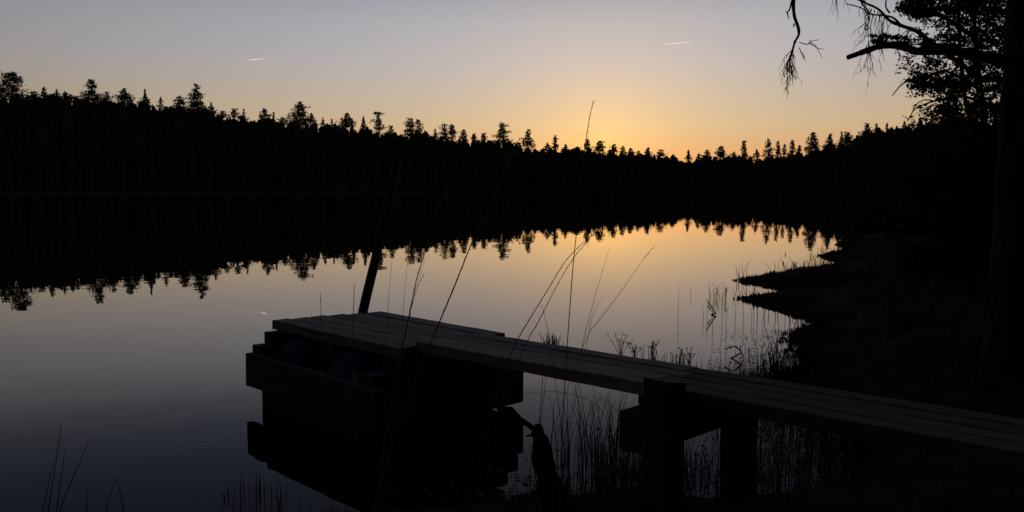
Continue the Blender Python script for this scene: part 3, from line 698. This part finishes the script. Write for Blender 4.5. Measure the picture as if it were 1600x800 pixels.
# birch behind, whose bare drooping twigs reach out to the left over the limb
BD = 7.5
birch = thing('birch_tree', 'leafy birch with bare drooping twigs behind the sawn off limb', 'tree', (0, 0, 0))
bx = float(at_d(1545, 300, BD)[0]); birch.location = (bx, BD, gz(bx, BD))
mb = limb([(1560, 400), (1552, 300), (1540, 190), (1528, 100), (1520, 0), (1512, -120), (1508, -220)], BD, 8, 5, k=5, sides=10); 
mb.v += [np.array((bx, BD, gz(bx, BD) - .05))]
tb = MB().tube([(bx + .02, BD, gz(bx, BD) - .1), tuple(at_d(1560, 400, BD))], [.045, .036], 10); nb = len(mb.v); mb.f += [tuple(i + nb for i in f) for f in tb.f]; mb.v += tb.v
mb.v = [np.array(v) for v in mb.v]
mb.build('trunk', M['twig'], birch)
for pth, w0, w1 in (([(1530, 120), (1490, 92), (1450, 62), (1430, 48), (1408, 40), (1390, 32), (1372, 14), (1350, 4), (1335, -4)], 8, 2.2),
                    ([(1408, 40), (1396, 28), (1380, 24), (1360, 22), (1345, 12), (1322, 6)], 3.5, 1.4), ([(1450, 62), (1440, 52), (1420, 44), (1402, 36)], 5, 3),
                    ([(1525, 60), (1480, 30), (1440, 10), (1400, -15), (1348, -40), (1340, -10), (1346, 0), (1352, 2)], 7, 2.5),
                    ([(1390, 20), (1384, 10), (1386, -8)], 3, 2), ([(1346, 0), (1348, 8), (1356, 16), (1357, 30), (1354, 46)], 3, 1.4),
                    ([(1535, 160), (1500, 150), (1460, 158), (1440, 165), (1428, 172), (1418, 190)], 5, 1.1), ([(1460, 158), (1445, 156), (1432, 163), (1424, 178)], 2.5, 1),
                    ([(1530, 140), (1480, 112), (1440, 122), (1425, 124), (1408, 133), (1394, 150)], 5, 1.2), ([(1525, 30), (1480, -10), (1420, -30)], 6, 3)):
    limb(pth, BD, w0, w1, k=4, sides=6, dd=-.03).build('limb', M['twig'], birch)
mb = MB(); r3 = random.Random(8)
spray(mb, [(1350, 4), (1357, 16), (1372, 18), (1390, 34)], BD, 14, 62, (1.2, 2.2), .22, 1.5, 2, r3)
spray(mb, [(1390, 34), (1410, 42), (1440, 60)], BD, 8, 40, (1.4, 2.9), .12, 1.4, 2, r3)
spray(mb, [(1352, 20), (1356, 60), (1362, 80)], BD, 6, 60, (1.4, 2.8), .1, 1.3, 1, r3)
spray(mb, [(1322, 6), (1345, 10), (1372, 16)], BD, 6, 28, (1.5, 2.9), .12, 1.4, 1, r3)
spray(mb, [(1418, 95), (1440, 100), (1450, 110)], BD, 10, 42, (2.0, 3.4), .08, 1.2, 2, r3)
spray(mb, [(1470, 155), (1455, 165), (1450, 175)], BD, 7, 40, (1.9, 3.2), .1, 1.3, 1, r3)
spray(mb, [(1350, 76), (1362, 80)], BD, 3, 50, (1.2, 1.9), .1, 1.4, 1, r3)
mb.build('twig', M['twig'], birch)['kind'] = 'stuff'
def clump_pts(rg, cx, cy, rx, ry, n, D, dr=None):
    a = np.clip(rg.normal(size=(n, 3)) * .5, -1.3, 1.3)
    s = D / F; c = at_d(cx, cy, D)
    return c + a * np.array((rx * s, (dr or (rx + ry) / 2) * s, ry * s))
rg = np.random.default_rng(21); pts = []
# airy birch foliage: many small loose sprigs
for k in range(1150):
    x = rg.uniform(1412, 1640); y = rg.uniform(-150, 186)
    if x < 1445 and rg.random() < .6: continue
    if y < 75 and x < 1470 + (75 - y) * .2 and rg.random() < .75: continue
    if y > 115 and x < 1462 and rg.random() < .85: continue
    if rg.random() < .35 * (.5 + .5 * math.sin(x * .11 + 2 * math.sin(y * .09))): continue
    pts.append(clump_pts(rg, x, y, rg.uniform(5, 13), rg.uniform(3, 8), int(rg.integers(10, 26)), BD + rg.uniform(-.5, .6), 20))
for x, y in ((1418, 150), (1428, 147), (1436, 143), (1440, 148), (1401, 80), (1412, 90), (1422, 96), (1455, 180), (1462, 172), (1448, 176), (1405, 112), (1415, 104)):
    pts.append(clump_pts(rg, x, y, 7, 5, 9, BD, 8))
pts = np.concatenate(pts); mb = MB().tris(leaves(pts, rg.uniform(.014, .030, len(pts)), rg)); mb.build('crown', M['leaf'], birch)

# dense young pine further back on the bank
PD = 10.5
yp = thing('pine_tree', 'dense dark pine behind the leafy birch on the right bank', 'tree', (0, 0, 0))
x0 = float(at_d(1522, 300, PD)[0]); yp.location = (x0, PD, gz(x0, PD))
mb = MB(); gz0 = gz(x0, PD)
stem_ = [np.array((x0, PD, gz0 - .1))] + [at_d(x, y, PD) for x, y in ((1522, 230), (1512, 172), (1506, 140), (1498, 40), (1498, -60), (1496, -180), (1500, -320))]
mb.tube(dense(stem_, 4), np.linspace(9, 3, 29) * PD / F / 2, 8)
stem2 = [np.array((x0 + .08, PD + .1, gz0 - .1))] + [at_d(x, y, PD + .1) for x, y in ((1534, 200), (1528, 150), (1522, 100), (1524, 40), (1530, -40))]
mb.tube(dense(stem2, 4), np.linspace(5, 3, 21) * PD / F / 2, 8)
mb.build('trunk', M['bark'], yp)
mb = MB(); CL = []
for cx, cy, rx, ry, n in ((1478, 8, 62, 16, 900), (1425, 8, 32, 10, 380), (1440, 22, 26, 9, 260), (1520, 15, 50, 22, 900), (1385, 58, 22, 7, 190), (1372, 66, 10, 4, 60), (1410, 64, 22, 7, 160),
                          (1462, 70, 24, 9, 200), (1500, 60, 30, 14, 320), (1455, 130, 34, 13, 620), (1438, 128, 16, 11, 240), (1480, 138, 26, 10, 330), (1505, 124, 30, 10, 260), (1482, 165, 22, 11, 360),
                          (1476, 172, 16, 7, 160), (1545, 165, 26, 14, 380), (1550, 130, 20, 10, 200), (1510, 180, 30, 7, 200), (1500, -40, 75, 26, 900), (1430, -30, 40, 18, 300), (1500, -110, 80, 30, 900), (1490, -190, 60, 30, 600), (1500, -270, 40, 30, 400), (1500, -320, 16, 20, 120)):
    D = PD + rg.uniform(-.4, .4); s = D / F
    # each mass is several overlapping tufts, so that its edge is uneven
    for j in range(max(4, n // 26)):
        a = rg.uniform(0, 6.283); q_ = math.sqrt(rg.random())
        ex, ey = cx + rx * q_ * math.cos(a), cy + ry * q_ * math.sin(a); CL.append(clump_pts(rg, ex, ey, rx * .16 + 5, ry * .16 + 2.5, 44, D + rg.uniform(-.3, .3), rx * .4))
    mb.tube([at_d(1508, cy + 6, PD), at_d(cx, cy + 2, D)], [3.5 * s / 2, 1.2 * s / 2], 5)
mb.build('limb', M['twig'], yp)['kind'] = 'stuff'
for k in range(300):                      # loose shoots between the masses
    CL.append(clump_pts(rg, 1425 + 215 * rg.random() ** .75, rg.uniform(-60, 186), 10, 5, 26, PD + rg.uniform(-.5, .5)))
for k in range(130): CL.append(clump_pts(rg, rg.uniform(1515, 1575), rg.uniform(-40, 186), 9, 5, 26, PD + rg.uniform(-.5, .5)))
CL = np.concatenate(CL); MB().tris(leaves(CL, rg.uniform(.022, .046, len(CL)), rg)).build('crown', M['needle'], yp)

# shrubs and young trees on the right bank
def shrub(px, D, top, hw, label, name='shrub', n=1500, leafsz=.05):
    x = (px - 800) / F * D; z0 = gz(x, D); zt = z_of(top, D); r = hw * D / F; h = max(.4, zt - z0)
    t = thing(name, label, 'shrub', (x, D, z0))
    st = MB(); cl = []
    for k in range(9):
        a = rg.uniform(0, 6.283); tip = np.array((x + r * .7 * math.cos(a), D + r * .7 * math.sin(a), z0 + h * rg.uniform(.55, .98)))
        st.tube([(x + .05 * math.cos(a), D + .05 * math.sin(a), z0 - .05), ((x + tip[0]) / 2 + .05, (D + tip[1]) / 2, z0 + h * .45), tip], [.018, .012, .004], 5)
        for j in range(6): cl.append(tip + rg.normal(size=3) * np.array((.3 * r, .3 * r, .13 * h)) - np.array((0, 0, j * .12 * h)))
    st.build('stem', M['twig'], t)
    cl = np.array(cl); k = n // len(cl); pts = (cl[:, None] + rg.normal(size=(len(cl), k, 3)) * np.array((.16 * r, .16 * r, .07 * h))).reshape(-1, 3); pts = pts[pts[:, 2] > z0]
    MB().tris(leaves(pts, rg.uniform(.6, 1.2, len(pts)) * leafsz, rg)).build('foliage', M['shrub'], t)
for a in ((1500, 13.5, 184, 46, 'broad dark shrub on the right bank under the dense young pine'), (1560, 9.0, 178, 60, 'tall dark shrub directly left of the thick pine trunk'),
          (1455, 24, 205, 40, 'leafy thicket at the forest edge left of the broad shrub'), (1415, 40, 228, 42, 'low thicket further back along the right shore'),
          (1525, 17, 190, 60, 'dark thicket behind the broad shrub on the right bank'), (1600, 12, 175, 60, 'dark shrub behind the thick pine trunk at the right edge'),
          (1400, 22, 322, 60, 'low willow bush above the farthest right spit'), (1480, 12, 380, 70, 'low bush in the dark right bank above the footbridge')):
    shrub(*a, n=5200 if a[1] < 15 else 2600, leafsz=.06 if a[1] < 20 else .12)
# wood on the right shore, seen as one mass
rw = MB()
for k in range(150):
    t = rng.random(); D = 45 * (220 / 45) ** t; p = rng.uniform(1400 + 90 * (t if t > .2 else 0), 1760); x = (p - 800) / F * D
    if lake_dist([x], [D])[0] < 3: continue
    mass_tree(rw, x, D, gz(x, D) - .3, z_of(float(base_py(p)) + rng.uniform(2, 16), D), D / F * 1.4)
bw = MB()  # unseen trees round the viewer, added to darken the bridge and float
for k in range(190):
    a = rng.uniform(RAD(62), RAD(305)); r_ = rng.uniform(9, 25) if a > RAD(150) else rng.uniform(3.6, 20); x, y = r_ * math.sin(a), r_ * math.cos(a)
    if lake_dist([x], [y])[0] < .8: continue
    zz = gz(x, y); mass_tree(bw, x, y, zz - .2, zz + rng.uniform(7, 13), .16)
for x, y, zt in ((3.1, 2.1, 7), (3.3, 1.0, 9), (2.3, .3, 6), (4.3, 2.9, 9), (1.6, -.9, 7), (4.6, 1.9, 8)):  # extra unseen spires off to the right, added to shade the inner span
    zz = gz(x, y); mass_tree(bw, x, y, zz - .2, zz + zt, .16, 'spire')
tag(bw.build('unseen_shade_wood', M['forest']), 'unseen wood behind and beside the viewer, added to shade the bridge and float', 'forest', kind='stuff')
tag(rw.build('right_shore_wood', M['forest']), 'dark wood along the right shore behind the shrubs', 'forest', kind='stuff')

# ------------------------------------------------------------------ grasses
gr = random.Random(4); grg = np.random.default_rng(44)
def stem(path, D, label, w=1.7, head=0.28, name='tall_grass', down=True, m='straw', group='tall grass stems in the foreground', lean=.0, hw=3.0):
    pth = [np.array(p, float) for p in path]
    if down:
        last = pth[-1]; d = last - pth[-2]; d = d / max(abs(d[1]), 1e-6)
        zz = at_d(*last, D)[2]; need = (zz - gz(float(at_d(*last, D)[0]), D)) * F / D
        if need > 0: pth.append(last + d * need * .5 * np.array((.8, 1))); pth.append(last + d * need * np.array((.6, 1)) )
    pts = dense([at_d(x, y, D + lean * (1 - i / len(pth))) for i, (x, y) in enumerate(pth)], 4); n_ = len(pts)
    s = D / F; w *= .72; rad = [s * w / 2 * (.45 + .55 * min(1, i / (n_ * .5))) for i in range(n_)]
    base = pts[-1]; t = thing(name, label, 'grass', base, group)
    MB().tube(pts, rad, 4).build('stalk', M[m], t)
    if head:
        cum = [0.0]
        for i in range(1, n_): cum.append(cum[-1] + np.linalg.norm(pts[i] - pts[i-1]))
        lim = cum[-1] * head if head < 1 else head * s; hb = MB(); tr = []
        l = 0.0
        while l < lim:
            i = max(j for j in range(n_) if cum[j] <= l); i = min(i, n_ - 2); f = (l - cum[i]) / max(cum[i+1] - cum[i], 1e-9); p = pts[i] + (pts[i+1] - pts[i]) * f
            ax = pts[i] - pts[i+1]; ax = ax / np.linalg.norm(ax); sd_ = grg.normal(size=3); sd_ -= ax * (sd_ @ ax); sd_ /= np.linalg.norm(sd_)
            q = p + sd_ * s * hw * .3 * gr.uniform(.5, 1.2); tip = q + (ax * 5 + sd_ * 1.0) * s * gr.uniform(.5, 1.1); wv = np.cross(ax, sd_) * s * .7
            tr.append([q - wv, q + wv, tip]); l += 3.2 * s * gr.uniform(.6, 1.4)
        if tr: hb.tris(tr).build('seed_head', M[m], t)
    return t
stem([(928, 157), (922, 180), (916, 215), (909, 262), (904, 320), (900, 370), (895, 420), (889, 500), (885, 560), (880, 640), (876, 720)], 2.3, 'tallest grass stem, its seed head rising above the treeline into the glow', 2.0, .2)
stem([(803, 238), (790, 265), (775, 300), (757, 340), (735, 385), (713, 440), (687, 502), (662, 560), (640, 620), (615, 690)], 2.2, 'long grass stem leaning right across the dark reflection with pale seed head', 2.8, .36, hw=5.0)
stem([(698, 302), (684, 325), (672, 360), (662, 400), (650, 440), (640, 492), (628, 540), (615, 610)], 2.4, 'shorter leaning grass stem with seed head ending in the dark reflection', 2.0, .32, hw=4.0)
stem([(614, 395), (610, 430), (606, 490), (603, 560)], 2.5, 'thin upright stem just right of the pole', 1.0, .0)
stem([(637, 408), (633, 450), (629, 500), (625, 570)], 2.5, 'thin stem second right of the pole', 1.0, .0)
stem([(664, 405), (655, 435), (645, 465), (638, 495), (628, 560)], 2.5, 'thin stem rising beside the leaning one right of the pole', 1.0, .0)
stem([(661, 430), (651, 452), (643, 480), (636, 510)], 2.45, 'short seed bearing stem at the right of the thin stems by the pole', .9, .3, hw=1.4)
stem([(501, 459), (501, 478), (502, 500), (503, 540)], 2.6, 'short thin stem over the left end of the float', 1.2, .3, hw=2)
stem([(554, 442), (553, 465), (552, 492), (550, 530)], 2.6, 'short thin stem just left of the pole foot', 1.2, .3, hw=2)
stem([(925, 368), (905, 385), (882, 410), (860, 446), (842, 475), (825, 503), (808, 532), (790, 575), (770, 640)], 2.5, 'arching grass stem leaning right, uppermost of two that cross', 2.1, .55, hw=2.2)
stem([(921, 374), (900, 398), (878, 432), (858, 470), (840, 505), (824, 533), (806, 580), (785, 650)], 2.5, 'arching grass stem close under the uppermost one', 1.7, .3, hw=2.0)
stem([(842, 480), (847, 478), (851, 494), (856, 515), (860, 540)], 2.6, 'kinked thin stem between the arching ones and the float', 1.1, .0)
stem([(952, 388), (944, 415), (934, 448), (924, 485), (914, 522), (905, 570)], 2.7, 'thin straight stem right of the tallest one', 1.1, .0)
stem([(943, 460), (934, 476), (926, 494), (920, 520)], 2.7, 'short faint stem between two thin leaning ones', .9, .0)
stem([(1021, 387), (1008, 402), (992, 424), (974, 450), (950, 482), (932, 505), (920, 522), (900, 570)], 2.7, 'thin bowed stem leaning farthest right', 1.2, .04)
stem([(848, 590), (846, 620), (843, 660), (838, 720)], 3.0, 'stiff stem beside the top of the broken snag', 2.0, .3)
stem([(853, 590), (849, 625), (844, 665), (838, 725)], 3.02, 'second stiff stem just right of the first behind the broken snag', 1.3, .2)
stem([(905, 600), (912, 640), (918, 690), (920, 760)], 3.1, 'stout dark stem under the bridge in front of the reeds', 2.0, .0, m='reed')
stem([(866, 628), (864, 660), (861, 700), (858, 760)], 3.1, 'dark stem between the snag and the reeds', 2.2, .35, m='reed', hw=2)
# arched reed blades under the bridge
stem([(780, 634), (800, 622), (830, 614), (865, 612), (895, 617), (925, 628), (945, 650), (960, 690)], 3.2, 'long arched reed blade curving under the bridge', 1.2, .0, m='reed', group='reeds under the bridge')
stem([(925, 640), (932, 626), (945, 625), (962, 640), (975, 670), (985, 720)], 3.3, 'small arched reed blade left of the bridge post', 1.2, .0, m='reed', group='reeds under the bridge')
stem([(865, 682), (878, 661), (884, 690), (888, 730)], 3.2, 'bent over reed blade in the gap under the bridge', 1.1, .0, m='reed', group='reeds under the bridge')
stem([(938, 660), (915, 665), (880, 660), (868, 680), (862, 730)], 3.2, 'nearly level bent blade in the gap under the bridge', 1.0, .0, m='reed', group='reeds under the bridge')
# faint stems against the float and the bottom edge
for pth, lab in (([(662, 562), (655, 600), (640, 650), (625, 700), (612, 760)], 'faint grass stem against the near corner of the float'), ([(790, 580), (768, 640), (735, 700), (700, 765), (690, 800)], 'faint leaning stem in front of the right end of the float'),
                 ([(770, 610), (745, 670), (720, 720), (695, 790)], 'second faint leaning stem in front of the right end of the float'), ([(615, 585), (612, 650), (610, 720), (608, 790)], 'faint upright stem in front of the float'),
                 ([(632, 780), (636, 772), (646, 770), (655, 776), (664, 800)], 'pale hooped grass blade at the bottom edge below the float')):
    stem(pth, 2.2, lab, 1.5, .0)
# tuft at the lower left
for pth, lab in (([(96, 660), (92, 690), (86, 730), (80, 770), (74, 810)], 'tallest blade of the soft grass at the bottom left'), ([(102, 700), (98, 730), (92, 770), (88, 810)], 'second blade of the bottom left grass'),
                 ([(141, 682), (130, 710), (115, 745), (100, 780), (90, 815)], 'blade leaning right in the bottom left grass'), ([(182, 747), (172, 775), (164, 810)], 'left leg of the bent blade at the bottom left'),
                 ([(182, 747), (188, 772), (195, 812)], 'right leg of the bent blade at the bottom left'), ([(136, 760), (136, 785), (135, 815)], 'short blade between the bottom left clumps'), ([(82, 725), (74, 765), (64, 812)], 'left hand blade of the bottom left grass')):
    stem(pth, 1.75, lab, 2.3, .0, name='bottom_grass', m='reed', group='grass at the bottom left')

def reed_clump(px, py, label, n, h, spread, m='reed', bend=.25, w=1.3, cat='reeds', name='reed_clump', group=None, heads=0.0, D=None, lens_=None):
    b0 = at_z(px, py, 0.0); D = b0[1]; s = D / F; t = thing(name, label, cat, b0, group); mb = MB()
    for k in range(n):
        if n <= 12: mb = MB()
        x = b0[0] + gr.gauss(0, spread * s); y = b0[1] + gr.gauss(0, spread * s * 1.5); hh = h * s * gr.uniform(.45, 1.1); a = gr.uniform(0, 6.283); bd = bend * hh * gr.uniform(.2, 1.3)
        pts = [np.array((x, y, -.03)), np.array((x + bd * .2 * math.cos(a), y + bd * .2 * math.sin(a), hh * .5)), np.array((x + bd * .55 * math.cos(a), y + bd * .55 * math.sin(a), hh * .8)), np.array((x + bd * math.cos(a), y + bd * math.sin(a), hh))]
        mb.tube(pts, [w * s * .5, w * s * .42, w * s * .3, w * s * .15], 3)
        if gr.random() < heads:
            p = pts[-1]; mb.tube([p - np.array((0, 0, 4 * s)), p + np.array((0, 0, 1 * s)), p + np.array((0, 0, 5 * s))], [.4 * s, .9 * s, .3 * s], 5)
        if n <= 12: mb.build('blade', M[m], t)
    if n > 12: mb.build('blades', M[m], t)['kind'] = 'stuff'
    return t
# emergent plants in the middle water
reed_clump(858, 545, 'dark sedge tussock in the water just behind the bridge edge', 46, 24, 9, bend=.35, group='sedge tussocks')
reed_clump(1058, 572, 'dense horsetail tuft in open water behind the bridge', 20, 26, 11, bend=.2, heads=.3)
reed_clump(1028, 566, 'sparse horsetail stalks left of the dense horsetail tuft', 9, 30, 14, bend=.2, heads=.3)
reed_clump(1215, 590, 'dense leafy water plants against the right shore behind the bridge', 46, 62, 15, bend=.3, heads=.35)
reed_clump(1190, 590, 'thin water plants left of the dense leafy ones', 18, 55, 16, bend=.3, heads=.4)
reed_clump(1245, 575, 'tangled sedge at the right shore just above the bridge', 40, 40, 12, bend=.6)
reed_clump(1262, 505, 'short sedge in the inlet under the second spit', 30, 18, 14, bend=.6)
reed_clump(1215, 497, 'stray stalks standing below the second spit', 8, 30, 18, bend=.3)
reed_clump(1150, 575, 'scattered upright stalks in open water right of the horsetail', 10, 38, 26, bend=.1, w=1.0)
reed_clump(1120, 505, 'very thin upright reeds in open water below the first spit', 7, 60, 34, bend=.12, w=.8)
reed_clump(1165, 500, 'very thin reeds right of the bent stick', 6, 58, 26, bend=.12, w=.8)
def plant(px, py, label, h):             # a branching water plant
    b0 = at_z(px, py, 0); s = b0[1] / F; t = thing('water_plant', label, 'plant', b0, 'branching water plants'); mb = MB(); tr = []
    for k in range(7):
        a = gr.uniform(0, 6.283); le = gr.uniform(.45, 1.0) * h * s; tilt = gr.uniform(.05, .9)
        tip = b0 + np.array((math.cos(a) * tilt, math.sin(a) * tilt, 1)) * le * .9; mid = b0 + (tip - b0) * .55 + grg.normal(size=3) * .04 * le
        mb.tube([b0 - np.array((0, 0, .03)), mid, tip], [.5 * s, .45 * s, .3 * s], 4)
        for j in range(5):
            q = mid + (tip - mid) * gr.random() ; tr.append(q + grg.normal(size=3) * s * 1.2)
        for j in range(4): tr.append(tip + grg.normal(size=3) * s * 1.3)
    mb.build('stalk', M['reed'], t); MB().tris(leaves(np.array(tr), 2.6 * s, grg)).build('leaves', M['leaf'], t)
plant(970, 552, 'tall branching water plant at the left of the open water behind the bridge', 40)
plant(992, 556, 'small branching water plant next to the tall one', 22)
plant(1018, 552, 'upright budding water plant between sedge and horsetail', 22)
plant(1078, 566, 'single twiggy plant right of the dense horsetail tuft', 26)
# bent sticks
def stick(paths, D, label):
    t = MB(); 
    for pth, w_ in paths:
        t2 = limb(pth, D, w_, w_ * .6, k=3, sides=5, rough=.2); nb = len(t.v); t.f += [tuple(i + nb for i in f) for f in t2.f]; t.v += t2.v
    tag(t.build('dead_stick', M['twig']), label, 'stick', 'dead sticks poking out of the water')
Ds = at_z(1112, 492)[1]
stick([([(1118, 489), (1114, 484), (1108, 474), (1104, 468)], 2.4), ([(1119, 490), (1112, 492), (1109, 500)], 3.0), ([(1106, 478), (1112, 487)], 2.0)], Ds - .02, 'small bent stick poking out of open water below the spits')
Dn = at_z(1155, 560)[1]
stick([([(1132, 568), (1141, 561), (1150, 556), (1158, 550), (1152, 544), (1146, 541), (1132, 546)], 2.8), ([(1158, 550), (1156, 543), (1160, 540)], 1.6), ([(1158, 551), (1162, 558), (1163, 572)], 1.6), ([(1150, 556), (1148, 546)], 1.4)], Dn, 'twisted forked twig standing in the water near the right shore')
Dm = at_z(1180, 556)[1]
stick([([(1185, 545), (1176, 544), (1170, 548), (1172, 554), (1178, 556)], 1.2)], Dm, 'thin hooked twig right of the twisted forked one')

# spit grasses
for a in ((1158, 438, 'three stiff seed stalks on the tip of the first spit', 6, 36, 7, .5), (1185, 436, 'short grass on the low part of the first spit', 14, 13, 16, .5), (1205, 436, 'leaning stalks on the middle of the first spit', 5, 32, 9, .6),
          (1222, 431, 'tall grass blades on the hump of the first spit', 5, 44, 10, .4), (1250, 424, 'bushy grass tuft on the hump of the first spit', 26, 17, 12, .6), (1272, 418, 'bushy grass tuft where the first spit joins the bank', 34, 20, 12, .7),
          (1292, 402, 'grass on the farthest small point of the right shore', 18, 16, 10, .6), (1310, 395, 'pale grass tuft above the farthest small point', 20, 14, 12, .6), (1112, 466, 'loose ring of bent reeds in open water left of the spits', 12, 28, 14, .7),
          (1135, 468, 'thin bent reeds just left of the second spit', 8, 26, 8, .7), (1170, 464, 'short sparse grass at the tip of the second spit', 14, 14, 10, .4)):
    reed_clump(a[0], a[1], a[2], a[3], a[4], a[5], bend=a[6], w=.75, cat='grass', name='grass_tuft', heads=.2 if a[3] < 12 else .05, group='grass tufts on the right shore', m='reed')
# reeds under the bridge, each a clump
for i, (px, py, n, h, sp, lab) in enumerate(((880, 762, 14, 130, 9, 'reed clump nearest the snag in the gap under the bridge'), (905, 765, 16, 150, 9, 'tall reed clump in the middle of the gap under the bridge'), (935, 762, 18, 150, 10, 'dense reed clump right of the middle of the gap'),
                                  (962, 758, 16, 165, 9, 'tall reed clump just left of the bridge crossbeam'), (990, 765, 14, 120, 9, 'reed clump below the bridge crossbeam'), (840, 770, 7, 90, 9, 'sparse reeds between the float and the snag'))):
    reed_clump(px, py, lab, n, h, sp, bend=.2, w=1.6, group='reeds under the bridge')
# horsetails in the left front water
reed_clump(398, 778, 'thin horsetails in the water left below the float', 16, 40, 17, bend=.1, w=1.3)
reed_clump(440, 792, 'second patch of horsetails at the bottom below the float', 14, 42, 16, bend=.2, w=1.3)
reed_clump(352, 778, 'two dark bent stalks left of the horsetails', 4, 22, 5, bend=.7, w=1.6)

# bog litter, floating leaves and thin stalks: nobody could count them
def scatter(n, box, dmin, dmax):
    x = grg.uniform(box[0], box[1], n); y = grg.uniform(box[2], box[3], n); d = lake_dist(x, y); k = (d > dmin) & (d < dmax)
    return x[k], y[k], d[k]
x, y, d = scatter(45000, (-.6, 3.2, 3.8, 8.5), -.75, .02)
keep = grg.random(len(x)) < np.exp(d / .22) * .55; x, y = x[keep], y[keep]
tr = []
for a, b in zip(x, y):
    r = gr.uniform(.005, .018); w0 = gr.uniform(0, 6.283); z = .004 + gr.uniform(0, .004); e = gr.uniform(.4, .9)
    p = [(a + r * math.cos(w0 + t) , b + r * e * math.sin(w0 + t), z + gr.uniform(0, .003)) for t in (0, 1.26, 2.51, 3.77, 5.03)]
    tr += [[p[0], p[1], p[2]], [p[0], p[2], p[3]], [p[0], p[3], p[4]]]
tag(MB().tris(tr).build('floating_leaves', M['pond']), 'small floating leaves and litter along the right and near shore', 'floating leaves', kind='stuff')
x, y, d = scatter(34000, (.4, 2.6, 3.9, 6.5), -.75, .15)
keep = grg.random(len(x)) < np.exp(-np.abs(d) / .4) * .55; x, y = x[keep], y[keep]
tr = []
for a, b in zip(x, y):
    h = gr.uniform(.04, .22); w_ = gr.uniform(.0008, .002); lx, ly = gr.gauss(0, .03), gr.gauss(0, .03)
    tr.append([(a - w_, b, -.02), (a + w_, b, -.02), (a + lx, b + ly, h)]); tr.append([(a, b - w_, -.02), (a, b + w_, -.02), (a + lx, b + ly, h)])
    if gr.random() < .35: c = np.array((a + lx, b + ly, h * gr.uniform(.5, 1))); tr += list(leaves(c[None], gr.uniform(.008, .02), grg))
tag(MB().tris(tr).build('bog_plants', M['reed']), 'thin bog plants crowding the water by the right shore', 'bog plants', kind='stuff')
x, y, d = scatter(130000, (1.4, 9, 6.0, 23), -.10, .35)
k = len(x); g0 = np.maximum(ground_z(x, y, d), 0); tuft = .5 + .5 * np.sin(x * 9 + 2 * np.sin(y * 5)) * np.sin(y * 7 + x * 3)
hgt = grg.uniform(.008, .042, k) * (.3 + .9 * tuft); an = grg.uniform(0, 6.283, k); w_ = grg.uniform(.010, .026, k); ln = grg.normal(size=(k, 2)) * hgt[:, None] * .4
tag(MB().tris(np.stack([np.stack([x - w_ * np.cos(an), y - w_ * np.sin(an), g0 - .02], 1), np.stack([x + w_ * np.cos(an), y + w_ * np.sin(an), g0 - .02], 1), np.stack([x + ln[:, 0], y + ln[:, 1], g0 + hgt], 1)], 1)).build('moss_tussocks', M['moss']), 'ragged moss and sedge tussocks edging the right hand spits', 'moss', kind='stuff')
# grass and moss cover of the near and right banks
x, y, d = scatter(110000, (-2.5, 9, 1.2, 24), -.03, 6.0)
r_ = np.hypot(x, y); keep = grg.random(len(x)) < np.clip(5.0 / r_, 0, 1) ** 1.2 * .9; x, y, d, r_ = x[keep], y[keep], d[keep], r_[keep]
g0 = ground_z(x, y, d); k = len(x); hgt = grg.uniform(.04, .14, k) * np.clip(.35 + d, .35, 1.2) * np.where(y < 4.4, 1.0, 1.0)
w_ = .0016 + .0012 * r_ * .35; an = grg.uniform(0, 6.283, k); ln = grg.normal(size=(k, 2)) * hgt[:, None] * .55
b1 = np.stack([x - w_ * np.cos(an), y - w_ * np.sin(an), g0 - .02], 1); b2 = np.stack([x + w_ * np.cos(an), y + w_ * np.sin(an), g0 - .02], 1); tp = np.stack([x + ln[:, 0], y + ln[:, 1], g0 + hgt], 1)
tag(MB().tris(np.stack([b1, b2, tp], 1)).build('bank_grass', M['moss']), 'dark low grass and moss covering the near and right banks', 'grass', kind='stuff')
